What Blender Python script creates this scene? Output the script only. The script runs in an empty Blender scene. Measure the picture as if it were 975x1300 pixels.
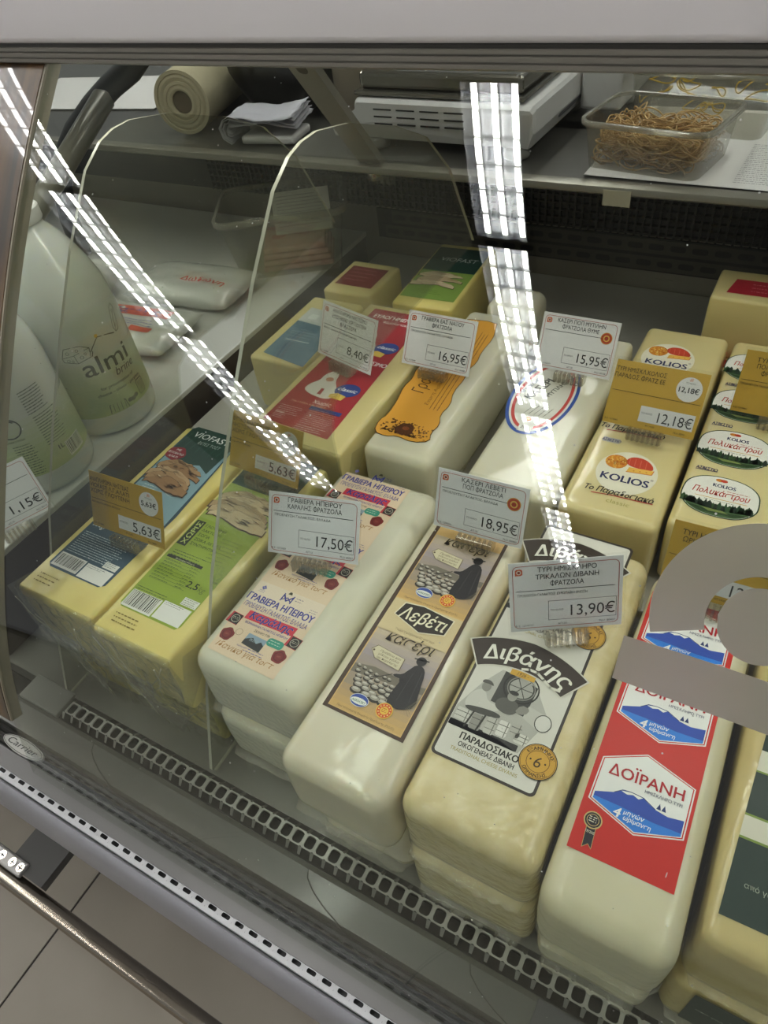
import bpy, bmesh, math, random
from mathutils import Vector, Matrix, noise, geometry
random.seed(7)
sc = bpy.context.scene
COL = sc.collection
OFF = 0.80                      # height of the display deck above the floor
def W(x, y, z): return Vector((x, y, z + OFF))

# ------------------------------------------------------------------ camera, world, exposure
cd = bpy.data.cameras.new('camera'); cam = bpy.data.objects.new('camera', cd); COL.objects.link(cam)
RX = Vector((0.86868524, 0.48130856, -0.11716666)); DN = Vector((0.27288883, -0.66236724, -0.69771149)); FW = Vector((-0.41342187, 0.5741182, -0.70673238))
mw = Matrix.Identity(4)
for i in range(3):
    mw[i][0] = RX[i]; mw[i][1] = -DN[i]; mw[i][2] = -FW[i]
mw.translation = W(0, 0, .65)
cam.matrix_world = mw
cd.sensor_fit = 'VERTICAL'; cd.sensor_height = 24; cd.sensor_width = 18; cd.lens = 900 / 1300 * 24
cd.clip_start = .01; cd.clip_end = 60
sc.camera = cam
w = bpy.data.worlds.new('shop_ambient'); sc.world = w; w.use_nodes = True
w.node_tree.nodes['Background'].inputs[0].default_value = (.95, .97, 1, 1)
w.node_tree.nodes['Background'].inputs[1].default_value = .30
LAMP = 44.0
CASELIGHT = 19.0
sc.view_settings.view_transform = 'Standard'; sc.view_settings.look = 'None'
sc.view_settings.exposure = 0.0; sc.view_settings.gamma = 1; sc.view_settings.use_curve_mapping = False
sc.cycles.use_denoising = True
sc.cycles.max_bounces = 9; sc.cycles.diffuse_bounces = 4; sc.cycles.glossy_bounces = 4
sc.cycles.transmission_bounces = 6; sc.cycles.transparent_max_bounces = 28
sc.cycles.caustics_reflective = False; sc.cycles.caustics_refractive = False
sc.cycles.sample_clamp_indirect = 60

# ------------------------------------------------------------------ materials
def lin(h):
    if isinstance(h, tuple): return h
    h = h.lstrip('#'); o = []
    for i in (0, 2, 4):
        c = int(h[i:i+2], 16) / 255
        o.append(c / 12.92 if c <= .04045 else ((c + .055) / 1.055) ** 2.4)
    return tuple(o)
def newmat(n):
    m = bpy.data.materials.new(n); m.use_nodes = True
    return m, m.node_tree.nodes, m.node_tree.links
def pr(n, col, rough=.5, metal=0, coat=0, coatr=.08, spec=.5, sss=0, bump=None, wrink=None, var=None):
    """principled material; bump=(scale,strength) wrink=(scale,strength) on the clear coat; var=(scale,colour,amount)"""
    m, N, L = newmat(n); b = N['Principled BSDF']; I = b.inputs
    I['Base Color'].default_value = (*lin(col), 1); I['Roughness'].default_value = rough; I['Metallic'].default_value = metal
    I['Coat Weight'].default_value = coat; I['Coat Roughness'].default_value = coatr; I['Specular IOR Level'].default_value = spec
    if sss:
        I['Subsurface Weight'].default_value = sss; I['Subsurface Radius'].default_value = (.012, .009, .005); I['Subsurface Scale'].default_value = 1
    tc = N.new('ShaderNodeTexCoord')
    def nz(sc_, det=3, stretch=None):
        t = N.new('ShaderNodeTexNoise'); t.inputs['Scale'].default_value = sc_; t.inputs['Detail'].default_value = det
        if stretch:
            mp = N.new('ShaderNodeMapping'); mp.inputs['Scale'].default_value = stretch
            L.new(tc.outputs['Object'], mp.inputs[0]); L.new(mp.outputs[0], t.inputs['Vector'])
        else: L.new(tc.outputs['Object'], t.inputs['Vector'])
        return t
    if var:
        t = nz(var[0], 4, var[3] if len(var) > 3 else None)
        r = N.new('ShaderNodeMapRange'); r.inputs['From Min'].default_value = .35; r.inputs['From Max'].default_value = .7
        r.inputs['To Max'].default_value = var[2]
        mx = N.new('ShaderNodeMix'); mx.data_type = 'RGBA'; mx.inputs[6].default_value = (*lin(col), 1); mx.inputs[7].default_value = (*lin(var[1]), 1)
        L.new(t.outputs['Fac'], r.inputs[0]); L.new(r.outputs[0], mx.inputs[0]); L.new(mx.outputs[2], I['Base Color'])
    for bb, sock in ((bump, 'Normal'), (wrink, 'Coat Normal')):
        if bb:
            t = nz(bb[0], 3, bb[2] if len(bb) > 2 else None); bm_ = N.new('ShaderNodeBump'); bm_.inputs['Strength'].default_value = bb[1]; bm_.inputs['Distance'].default_value = .004
            L.new(t.outputs['Fac'], bm_.inputs['Height']); L.new(bm_.outputs[0], I[sock])
    return m
def clear(n, tint='#ffffff', base=.045, edge=.95, rough=.0, milk=0, milkcol='#ffffff', bump=None, dust=False, power=5):
    """thin clear sheet: passes light straight through, mirrors by the angle of view"""
    m, N, L = newmat(n); N.remove(N['Principled BSDF']); out = N['Material Output']
    tr = N.new('ShaderNodeBsdfTransparent'); tr.inputs[0].default_value = (*lin(tint), 1)
    gl = N.new('ShaderNodeBsdfGlossy'); gl.inputs['Roughness'].default_value = rough
    lw = N.new('ShaderNodeLayerWeight'); lw.inputs[0].default_value = .5
    p = N.new('ShaderNodeMath'); p.operation = 'POWER'; p.inputs[1].default_value = power
    ma = N.new('ShaderNodeMath'); ma.operation = 'MULTIPLY_ADD'; ma.inputs[1].default_value = edge; ma.inputs[2].default_value = base
    ma.use_clamp = True
    L.new(lw.outputs['Facing'], p.inputs[0]); L.new(p.outputs[0], ma.inputs[0])
    tc = N.new('ShaderNodeTexCoord')
    if bump:
        t = N.new('ShaderNodeTexNoise'); t.inputs['Scale'].default_value = bump[0]; t.inputs['Detail'].default_value = 3
        L.new(tc.outputs['Object'], t.inputs['Vector'])
        bb = N.new('ShaderNodeBump'); bb.inputs['Strength'].default_value = bump[1]; bb.inputs['Distance'].default_value = .004
        L.new(t.outputs['Fac'], bb.inputs['Height']); L.new(bb.outputs[0], gl.inputs['Normal']); L.new(bb.outputs[0], lw.inputs['Normal'])
    mx = N.new('ShaderNodeMixShader'); L.new(ma.outputs[0], mx.inputs[0]); L.new(tr.outputs[0], mx.inputs[1]); L.new(gl.outputs[0], mx.inputs[2])
    last = mx
    if milk or dust:
        df = N.new('ShaderNodeBsdfDiffuse'); df.inputs[0].default_value = (*lin(milkcol), 1)
        m2 = N.new('ShaderNodeMixShader'); L.new(mx.outputs[0], m2.inputs[1]); L.new(df.outputs[0], m2.inputs[2]); m2.inputs[0].default_value = milk
        if dust:
            acc = None
            for (st, sc_, r0, keep) in (((1, 1, 1), 50, .032, .72), ((2.2, .35, .35), 30, .026, .80), ((1, 1, 1), 120, .06, .86)):
                mp = N.new('ShaderNodeMapping'); mp.inputs['Scale'].default_value = st; L.new(tc.outputs['Object'], mp.inputs[0])
                v = N.new('ShaderNodeTexVoronoi'); v.inputs['Scale'].default_value = sc_; L.new(mp.outputs[0], v.inputs['Vector'])
                a = N.new('ShaderNodeMath'); a.operation = 'LESS_THAN'; a.inputs[1].default_value = r0; L.new(v.outputs['Distance'], a.inputs[0])
                sp = N.new('ShaderNodeSeparateColor'); L.new(v.outputs['Color'], sp.inputs[0])
                g = N.new('ShaderNodeMath'); g.operation = 'GREATER_THAN'; g.inputs[1].default_value = keep; L.new(sp.outputs[0], g.inputs[0])
                q = N.new('ShaderNodeMath'); q.operation = 'MULTIPLY'; L.new(a.outputs[0], q.inputs[0]); L.new(g.outputs[0], q.inputs[1])
                if acc is None: acc = q
                else:
                    s_ = N.new('ShaderNodeMath'); s_.operation = 'MAXIMUM'; L.new(acc.outputs[0], s_.inputs[0]); L.new(q.outputs[0], s_.inputs[1]); acc = s_
            k = N.new('ShaderNodeMath'); k.operation = 'MULTIPLY_ADD'; k.inputs[1].default_value = .55; k.inputs[2].default_value = milk
            L.new(acc.outputs[0], k.inputs[0]); L.new(k.outputs[0], m2.inputs[0])
        last = m2
    L.new(last.outputs[0], out.inputs[0])
    return m
_ink = {}
def ink(h):
    if h not in _ink: _ink[h] = pr('print_' + h.strip('#'), h, .45, coat=.12, coatr=.2, spec=.25)
    return _ink[h]
M = {}
M['steel'] = pr('brushed_steel', '#a9a8a4', .32, .85, bump=(900, .05, (.02, 1, 1)))
M['steel_dark'] = pr('dark_steel', '#4d4a44', .4, .5)
M['rodsteel'] = pr('polished_steel', '#c9c4b8', .16, 1)
M['tube'] = pr('worn_steel_tube', '#a39a8c', .2, 1, bump=(120, .05, (.05, 1, 1)))
M['ledge'] = pr('grey_enamel', '#5f5f5c', .3, 0, coat=.3)
M['ledge_dark'] = pr('charcoal_enamel', '#55555a', .35)
M['deck'] = pr('grey_deck', '#7b7a75', .3, .3); M['step'] = pr('pale_step', '#aeaca5', .3, .2)
M['wallsteel'] = pr('dull_back_steel', '#8a857a', .34, .4, var=(3, '#6b655a', .7))
M['black'] = pr('black_plastic', '#121212', .45)
M['gasket'] = pr('grey_gasket', '#3d3c3a', .4)
M['alu'] = pr('aluminium', '#6a6967', .4, .2)
M['whitestrip'] = pr('white_plastic', '#b9babc', .4)
M['bumper'] = pr('grey_bumper', '#88888c', .45)
M['canopy'] = pr('pale_grey_panel', '#eeeaea', .4)
M['rail'] = pr('rail_profile', '#7c786e', .4, .1)
M['raildark'] = pr('rail_dark', '#35332d', .5)
M['glass'] = clear('front_glass', '#f4f7f3', .047, .93, 0, dust=True, milkcol='#e8e8e4')
M['acrylic'] = clear('clear_acrylic', '#f2f3ee', .045, .8, .02, milk=.03, milkcol='#dcdcd2', dust=True)
M['acryedge'] = clear('acrylic_edge', '#b5b5a8', .12, .6, .15, milk=.6, milkcol='#cfcdbd')
M['film'] = clear('plastic_film', '#fbfbf5', .10, .9, .08, milk=.05, milkcol='#f2efe0', bump=(45, 1.0), power=3)
M['crease'] = clear('film_crease', '#fbfaf0', .25, .7, .1, milk=.30, milkcol='#f6f2da', power=2)  # fold ridges, their highlights put in as a whitish tint
M['filmgloss'] = clear('shrink_film', '#f8f6ea', .10, .9, .12, milk=.14, milkcol='#efe9d4', bump=(110, 1.0), power=3)
M['tubplastic'] = clear('tub_plastic', '#f6f5ef', .04, .7, .06, milk=.05, milkcol='#d8d6cc', power=3)
M['tubrim'] = clear('tub_rim_plastic', '#dddcd2', .08, .7, .12, milk=.22, milkcol='#cfccc0', power=3)
M['brown_refl'] = pr('brown_reflection', '#33281a', .35, coat=.5, coatr=.02, var=(9, '#6a4e2c', 1.0, (6, 1, .6)))
M['platwhite'] = pr('white_laminate', '#c9c9c6', .3, coat=.2)
M['platdark'] = pr('dark_brown_panel', '#3a3028', .4)
M['paper'] = pr('white_paper', '#d8d6d4', .7)
M['floor'] = pr('floor_porcelain', '#8f8779', .4, var=(6, '#857d6f', .6))
M['grout'] = pr('dark_grout', '#2b2723', .8)

# ------------------------------------------------------------------ helpers
def mesh_from(bm, name, mats, parent=None, loc=None, smooth=False, ang=None):
    me = bpy.data.meshes.new(name)
    bm.normal_update(); bm.to_mesh(me); bm.free()
    for m in (mats if isinstance(mats, (list, tuple)) else [mats]): me.materials.append(m)
    if smooth:
        for p in me.polygons: p.use_smooth = True
        if ang: me.set_sharp_from_angle(angle=math.radians(ang))
    o = bpy.data.objects.new(name, me); COL.objects.link(o)
    if parent: o.parent = parent
    if loc is not None: o.location = loc
    return o
def tag(o, label, cat, group=None, kind=None):
    o['label'] = label; o['category'] = cat
    if group: o['group'] = group
    if kind: o['kind'] = kind
    return o
def thing(name, label, cat, loc, rot=(0, 0, 0), group=None):
    o = bpy.data.objects.new(name, None); COL.objects.link(o); o.empty_display_size = .05
    o.location = W(*loc); o.rotation_euler = rot
    if name != 'refrigerated_display_case': o.location.z += .0007 if loc[2] < .05 else .0014      # nothing sinks into what carries it
    return tag(o, label, cat, group)
def struct(name, bm, mats, **k):
    o = mesh_from(bm, name, mats, loc=(0, 0, OFF), **k); o['kind'] = 'structure'; return o
def box(bm, x0, x1, y0, y1, z0, z1, mi=0, bev=0, seg=2, mat=None):
    r = bmesh.ops.create_cube(bm, size=1); vs = r['verts']
    for v in vs:
        v.co = Vector((x0 + (v.co.x + .5) * (x1 - x0), y0 + (v.co.y + .5) * (y1 - y0), z0 + (v.co.z + .5) * (z1 - z0)))
    fs = list({f for v in vs for f in v.link_faces})
    for f in fs: f.material_index = mi
    if bev:
        es = list({e for v in vs for e in v.link_edges})
        rr = bmesh.ops.bevel(bm, geom=es, offset=bev, segments=seg, affect='EDGES', profile=.5)
        for f in rr['faces']: f.material_index = mi
        vs = list({v for f in rr['faces'] for v in f.verts} | {v for v in vs if v.is_valid})
    if mat is not None: bmesh.ops.transform(bm, matrix=mat, verts=vs)
    return vs
def tube(bm, pts, rad, seg=8, mi=0, closed=False, caps=True):
    pts = [Vector(p) for p in pts]; n = len(pts); rings = []
    up = Vector((0, 0, 1))
    for i, p in enumerate(pts):
        a = pts[(i - 1) % n] if (closed or i) else p; b = pts[(i + 1) % n] if (closed or i < n - 1) else p
        t = (b - a).normalized()
        s = t.cross(up)
        if s.length < 1e-3: s = t.cross(Vector((1, 0, 0)))
        s.normalize(); q = s.cross(t)
        rr = rad[i] if isinstance(rad, (list, tuple)) else rad
        rings.append([bm.verts.new(p + (s * math.cos(k * 2 * math.pi / seg) + q * math.sin(k * 2 * math.pi / seg)) * rr) for k in range(seg)])
    for i in range(n if closed else n - 1):
        A = rings[i]; B = rings[(i + 1) % n]
        for k in range(seg):
            f = bm.faces.new((A[k], B[k], B[(k + 1) % seg], A[(k + 1) % seg])); f.material_index = mi; f.smooth = True
    if caps and not closed:
        f = bm.faces.new(rings[0]); f.material_index = mi
        f = bm.faces.new(rings[-1][::-1]); f.material_index = mi
def lathe(bm, prof, seg=40, mi=0, cx=0, cy=0):
    rings = []
    for r, z in prof:
        if r < 1e-6: rings.append([bm.verts.new((cx, cy, z))])
        else: rings.append([bm.verts.new((cx + r * math.cos(2 * math.pi * k / seg), cy + r * math.sin(2 * math.pi * k / seg), z)) for k in range(seg)])
    for A, B in zip(rings, rings[1:]):
        for k in range(seg):
            k2 = (k + 1) % seg
            v = [A[0], B[k2], B[k]] if len(A) == 1 else ([A[k], A[k2], B[0]] if len(B) == 1 else [A[k], A[k2], B[k2], B[k]])
            f = bm.faces.new(v); f.material_index = mi; f.smooth = True
def extrude_x(bm, prof, x0, x1, mi=0, closed=False, nx=1):
    n = len(prof); R = [[bm.verts.new((x0 + (x1 - x0) * i / nx, y, z)) for y, z in prof] for i in range(nx + 1)]
    for A, B in zip(R, R[1:]):
        for k in range(n if closed else n - 1):
            f = bm.faces.new((A[k], A[(k + 1) % n], B[(k + 1) % n], B[k])); f.material_index = mi
    if closed:
        bm.faces.new(R[0][::-1]).material_index = mi; bm.faces.new(R[-1]).material_index = mi
def prism(bm, poly, mp, h0, h1, mi=0, mi_side=None):
    """solid from a 2D polygon; mp(u,v,h)->point"""
    A = [bm.verts.new(mp(u, v, h0)) for u, v in poly]; B = [bm.verts.new(mp(u, v, h1)) for u, v in poly]
    n = len(poly)
    f1 = bm.faces.new(A[::-1]); f2 = bm.faces.new(B)
    f1.material_index = f2.material_index = mi
    for k in range(n):
        f = bm.faces.new((A[k], A[(k + 1) % n], B[(k + 1) % n], B[k])); f.material_index = mi if mi_side is None else mi_side
    f1.normal_update(); f2.normal_update()
    bmesh.ops.triangulate(bm, faces=[f1, f2])
def rrect(w_, h_, r, cx=0, cy=0, n=5):
    o = []
    for qx, qy, a0 in ((1, 1, 0), (-1, 1, 90), (-1, -1, 180), (1, -1, 270)):
        for k in range(n + 1):
            a = math.radians(a0 + 90 * k / n)
            o.append((cx + qx * (w_ / 2 - r) + r * math.cos(a), cy + qy * (h_ / 2 - r) + r * math.sin(a)))
    return o
def ell(cx, cy, rx, ry=None, n=28, rot=0):
    ry = rx if ry is None else ry; c, s = math.cos(rot), math.sin(rot)
    return [(cx + rx * math.cos(t) * c - ry * math.sin(t) * s, cy + rx * math.cos(t) * s + ry * math.sin(t) * c) for t in [2 * math.pi * k / n for k in range(n)]]
def smoothpoly(pts, it=2):
    for _ in range(it):
        o = []
        for i, p in enumerate(pts):
            q = pts[(i + 1) % len(pts)]
            o += [(p[0] * .75 + q[0] * .25, p[1] * .75 + q[1] * .25), (p[0] * .25 + q[0] * .75, p[1] * .25 + q[1] * .75)]
        pts = o
    return pts

_txt = {}
LOOK = str.maketrans('ΑΒΕΖΗΙΚΜΝΟΡΤΥΧο', 'ABEZHIKMNOPTYXo')      # same letter shapes in both alphabets
def text_mesh(s, bold, shear):
    s = s.translate(LOOK)
    if 'Φ' in s: return phi_mesh(s, shear)
    k = (s, shear)
    if k not in _txt:
        c = bpy.data.curves.new('lettering', 'FONT'); c.body = s; c.resolution_u = 3; c.shear = shear; c.align_x = 'LEFT'
        o = bpy.data.objects.new('lettering', c); COL.objects.link(o); bpy.context.view_layer.update()
        me = bpy.data.meshes.new_from_object(o.evaluated_get(bpy.context.evaluated_depsgraph_get()))
        vs = [(v.co.x, v.co.y) for v in me.vertices]; ps = [tuple(p.vertices) for p in me.polygons]
        bpy.data.objects.remove(o); bpy.data.curves.remove(c); bpy.data.meshes.remove(me)
        _txt[k] = (vs, ps)
    return _txt[k]
def phi_mesh(s, shear):
    t = s.replace('Φ', 'O'); vs, ps = text_mesh(t, 0, shear); vs = list(vs); ps = list(ps)
    o = [p[0] for p in text_mesh('O', 0, 0)[0]]; half = (max(o) - min(o)) / 2
    for i, ch in enumerate(s):
        if ch == 'Φ':
            c = max(p[0] for p in text_mesh(t[:i + 1], 0, 0)[0]) - half; n = len(vs)
            vs += [(c - .05, -.07), (c + .05, -.07), (c + .05, .80), (c - .05, .80)]; ps.append((n, n + 1, n + 2, n + 3))
    return vs, ps
class Art:
    """printed artwork gathered into one mesh; mp(u,v,h) places it on the surface"""
    def __init__(s, mp, step=.00006, base=.0003):
        s.bm = bmesh.new(); s.mp = mp; s.mats = []; s.step = step; s.base = base
    def mi(s, c):
        m = ink(c) if isinstance(c, str) else c
        if m not in s.mats: s.mats.append(m)
        return s.mats.index(m)
    def P(s, u, v, lay): return s.mp(u, v, s.base + lay * s.step)
    def poly(s, pts, c, lay=0):
        i = s.mi(c); V = [s.bm.verts.new(s.P(u, v, lay)) for u, v in pts]
        for t in geometry.tessellate_polygon([[Vector((u, v, 0)) for u, v in pts]]):
            a, b, d = (pts[k] for k in t)
            cr = (b[0] - a[0]) * (d[1] - a[1]) - (b[1] - a[1]) * (d[0] - a[0])
            if abs(cr) < 1e-14: continue
            try: f = s.bm.faces.new([V[k] for k in (t if cr > 0 else t[::-1])]); f.material_index = i
            except ValueError: pass
    def rect(s, u0, v0, u1, v1, c, lay=0, nu=1):
        i = s.mi(c)
        for k in range(nu):
            a = u0 + (u1 - u0) * k / nu; b = u0 + (u1 - u0) * (k + 1) / nu
            f = s.bm.faces.new([s.bm.verts.new(s.P(*p, lay)) for p in ((a, v0), (b, v0), (b, v1), (a, v1))]); f.material_index = i
    def line(s, pts, wd, c, lay=2, closed=False):
        n = len(pts); i = s.mi(c)
        for k in range(n if closed else n - 1):
            a = Vector(pts[k]); b = Vector(pts[(k + 1) % n]); d = b - a
            if d.length < 1e-7: continue
            d.normalize(); q = Vector((-d.y, d.x)) * wd / 2; e = d * wd * .3
            f = s.bm.faces.new([s.bm.verts.new(s.P(p.x, p.y, lay)) for p in (a - q - e, b - q + e, b + q + e, a + q - e)]); f.material_index = i
    def grad(s, u0, v0, u1, v1, c0, c1, n=5, lay=0, nu=1):
        A = [int(c0[i:i+2], 16) for i in (1, 3, 5)]; B = [int(c1[i:i+2], 16) for i in (1, 3, 5)]
        for k in range(n):
            t = (k + .5) / n; c = '#%02x%02x%02x' % tuple(int(a + (b - a) * t) for a, b in zip(A, B))
            s.rect(u0, v0 + (v1 - v0) * k / n, u1, v0 + (v1 - v0) * (k + 1) / n, c, lay, nu)
    def text(s, t, u, v, size, c, al='C', bold=0, shear=0, rot=0, width=None, lay=3, arc=None):
        if bold > .011:                            # heavier strokes: the same letters laid down a hair apart
            d = min(bold, .04) * size * .75
            for q, (ex, ey) in enumerate(((-d, 0), (d, 0), (0, d * .8))):
                if arc: s.text(t, u, v, size + ey * .5, c, al, 0, shear, rot + ex / abs(arc), width, lay + q * .25, arc)
                else: s.text(t, u + ex * math.cos(rot) - ey * math.sin(rot), v + ex * math.sin(rot) + ey * math.cos(rot), size, c, al, 0, shear, rot, width, lay + q * .25)
            return
        vs, ps = text_mesh(t, 0, shear)
        if not vs: return
        x0 = min(p[0] for p in vs); x1 = max(p[0] for p in vs)
        sx = size if width is None else width / (x1 - x0)
        off = {'L': x0, 'C': (x0 + x1) / 2, 'R': x1}[al]; cr, sr = math.cos(rot), math.sin(rot); i = s.mi(c); V = []
        for x, y in vs:
            a = (x - off) * sx; b = y * size
            if arc:                                   # arc = radius; letters run around a circle about (u,v)
                if arc > 0: th = rot - a / arc; r_ = arc + b; uu = u + r_ * math.cos(th); vv = v + r_ * math.sin(th)
                else: th = rot + a / -arc; r_ = -arc - b; uu = u + r_ * math.cos(th); vv = v + r_ * math.sin(th)
            else: uu = u + a * cr - b * sr; vv = v + a * sr + b * cr
            V.append(s.bm.verts.new(s.P(uu, vv, lay)))
        for p in ps:
            f = s.bm.faces.new([V[k] for k in p]); f.material_index = i
    def lines(s, u0, v0, u1, n, dv, c, lay=3, th=.0006, jag=.3, rot=0):
        """rows of fine unreadable print"""
        th = th * .75
        cr, sr = math.cos(rot), math.sin(rot)
        for k in range(n):
            e = u0 + (u1 - u0) * (1 - random.random() * jag); x = u0
            while x < e:
                l = random.choice((.0009, .0014, .0021, .0030)) * (1 + th * 250); y = v0 - k * dv
                a, b = x - u0, y - v0
                pts = [(a, b), (min(a + l, e - u0), b), (min(a + l, e - u0), b + th), (a, b + th)]
                s.poly([(u0 + p * cr - q * sr, v0 + p * sr + q * cr) for p, q in pts], c, lay); x += l + .0006 + th * .4
    def barcode(s, u0, v0, u1, v1, lay=3, c='#1a1a1a'):
        x = u0
        while x < u1:
            l = random.choice((.0004, .0007, .0012)); s.rect(x, v0, min(x + l, u1), v1, c, lay); x += l + random.choice((.0004, .0008, .0011))
    def build(s, parent, name='label'):
        o = mesh_from(s.bm, name, s.mats, parent); return o

# ------------------------------------------------------------------ the room
bm = bmesh.new()
T = .60
gx0, gy0 = -.890, -1.51
for i in range(-5, 6):
    for j in range(-4, 5):
        x = gx0 + i * T; y = gy0 + j * T
        box(bm, x + .0022, x + T - .0022, y + .0022, y + T - .0022, -.81, -.80, 0)
box(bm, -4.2, 3.2, -4.2, 4.2, -.83, -.8025, 1)
struct('floor', bm, [M['floor'], M['grout']])
M['ceil'] = pr('ceiling_grey', '#8f8f8b', .8)
bm = bmesh.new()
box(bm, -4.5, 3.5, -5.5, 4.5, 2.262, 2.30)
struct('ceiling', bm, M['ceil'])

# lamps: rows of louvred fluorescent fixtures running across the aisle
mt, N, L = newmat('fluorescent_tube'); N.remove(N['Principled BSDF'])
em = N.new('ShaderNodeEmission'); em.inputs[0].default_value = (1, .985, .95, 1); em.inputs[1].default_value = LAMP
L.new(em.outputs[0], N['Material Output'].inputs[0]); M['tubelight'] = mt
M['reflgrey'] = pr('grey_reflector', '#55575c', .4); M['reflector'] = pr('white_reflector', '#dfe2e8', .4); M['louvre'] = pr('aluminium_louvre', '#8f9194', .35, .8)
def lamp_parts(root, wd, full=True):
    ln = 1.20
    b = bmesh.new()
    box(b, -wd/2, wd/2, -ln/2, ln/2, .058, .062); box(b, -wd/2, -wd/2+.004, -ln/2, ln/2, 0, .06); box(b, wd/2-.004, wd/2, -ln/2, ln/2, 0, .06)
    box(b, -wd/2, wd/2, -ln/2, -ln/2+.004, 0, .06); box(b, -wd/2, wd/2, ln/2-.004, ln/2, 0, .06)
    mesh_from(b, 'housing', M['reflgrey'], root)
    for k in (-.5, .5):
        b = bmesh.new(); box(b, k*wd*.335-wd*.10, k*wd*.335+wd*.10, -ln/2+.006, ln/2-.006, .050, .0575); mesh_from(b, 'reflector', M['reflector'], root)
    for k in (-1, 0, 1):
        b = bmesh.new(); tube(b, [(k*wd*.335, -ln/2+.01, .036), (k*wd*.335, ln/2-.01, .036)], .0098, 8); mesh_from(b, 'tube', M['tubelight'], root)
    for k in range(1, 10):
        y = -ln/2 + ln*k/10; b = bmesh.new(); box(b, -wd/2, wd/2, y-.003, y+.003, 0, .03); mesh_from(b, 'louvre_blade', M['louvre'], root)
for rx, wd, who, ks in ((-.880, .185, 'above the case', (-3, -2, -1, 0, 1, 2, 3)), (-3.065, .36, 'left of the case', (-3, -2, -1, 0, 1)), (1.30, .185, None, (-2, -1, 0, 1, 2))):  # outer row and fixtures behind the counter are added unseen for their light
    for k in ks:
        y = -.71 + .02 + 1.25 * (k + 1) - .625
        lab = ('louvred fluorescent ceiling light in the row partly reflected in the glass, ' + who) if who else 'louvred fluorescent ceiling light of the row outside the picture'
        t = thing('ceiling_light', lab, 'ceiling light', (rx, y, 2.2), group='ceiling lights ' + (who or 'outside the picture'))
        lamp_parts(t, wd)

# ------------------------------------------------------------------ the refrigerated display case
X0, X1 = -1.75, .62
case = thing('refrigerated_display_case', 'grey refrigerated deli case with curved glass front holding the cheeses', 'display case', (0, 0, 0))
b = bmesh.new()
box(b, X0, X1, .148, 1.03, -.03, 0.0); mesh_from(b, 'deck', M['deck'], case)
b = bmesh.new(); box(b, -.655, X1, .440, 1.03, 0.0, .0825, bev=.002); mesh_from(b, 'display_step', M['step'], case)
b = bmesh.new(); box(b, X0, X1, 1.03, 1.06, -.1, .30)
box(b, -.18, -.155, 1.0285, 1.03, .098, .1); mesh_from(b, 'back_wall', M['wallsteel'], case)
# slotted vent strip on the back wall
b = bmesh.new()
z0, z1, pit = .112, .162, .030
for r in range(2):
    za, zb = z0 + r * .025, z0 + (r + 1) * .025; zc = (za + zb) / 2
    x = -.62 - (0 if r else .015)
    while x < X1 - .04:
        hole = rrect(.022, .009, .0044, x + pit/2, zc, 4); outer = []
        for (u, v) in hole:
            du, dv = u - (x + pit/2), v - zc; k = 1 / max(abs(du) / (pit/2), abs(dv) / .0125); outer.append((x + pit/2 + du*k, zc + dv*k))
        n = len(hole); H = [b.verts.new((u, 1.0255, v)) for u, v in hole]; O = [b.verts.new((u, 1.0255, v)) for u, v in outer]
        for k in range(n): b.faces.new((O[k], O[(k+1) % n], H[(k+1) % n], H[k]))
        x += pit
box(b, -.65, X1, 1.026, 1.0285, z0, z1, 1)
mesh_from(b, 'vent_strip', [M['steel_dark'], M['black']], case)
# dark coil honeycomb above it
b = bmesh.new(); x = -1.0
box(b, X0, X1, 1.024, 1.029, .166, .285, 0)
while x < X1:
    box(b, x, x + .003, 1.016, 1.024, .168, .283, 1); x += .011
for k in range(11): box(b, -1.0, X1, 1.0165, 1.0235, .170 + k * .0108, .1718 + k * .0108, 1)
M['mesh'] = pr('black_coil_mesh', '#12110f', .4); mesh_from(b, 'coil_mesh', [M['black'], M['mesh']], case)
# rear counter
b = bmesh.new(); box(b, X0, X1, .862, 1.95, .285, .300, bev=.002); mesh_from(b, 'rear_counter', pr('counter_steel', '#5a5853', .28, .5), case)
b = bmesh.new(); extrude_x(b, [(.866, .3012), (.856, .3012), (.851, .2995), (.8495, .296), (.8495, .2925), (.8525, .2900), (.866, .2900)], X0, X1, closed=True); mesh_from(b, 'counter_edge_rod', pr('edge_steel', '#8a867c', .3, .45), case, smooth=True, ang=40)
# front ledge, gasket rails, aluminium strip, slotted white strip, bumper lip
b = bmesh.new(); extrude_x(b, [(.152, .0), (.151, -.05), (.123, -.05), (.1225, -.004), (.118, -.002), (.094, -.005), (.090, -.009)], X0, X1)
mesh_from(b, 'front_ledge', M['ledge'], case)
b = bmesh.new()
extrude_x(b, [(.090, -.012), (.090, -.001), (.0875, .001), (.086, -.001), (.0845, -.003), (.083, .001), (.0815, .0015), (.080, -.003), (.0785, -.003), (.077, .001), (.0755, .0015), (.074, -.002), (.0725, -.004)], X0, X1)
mesh_from(b, 'gasket_rail', M['gasket'], case, smooth=True, ang=50)
b = bmesh.new(); extrude_x(b, [(.0735, -.006), (.0732, .0015), (.072, .0028), (.0705, .0022), (.0562, .0002), (.0556, -.002)], X0, X1)
mesh_from(b, 'aluminium_strip', M['alu'], case)
b = bmesh.new(); x = X0; pit = .0147
sl = rrect(.0085, .0034, .0012, 0, 0, 2)
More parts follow.
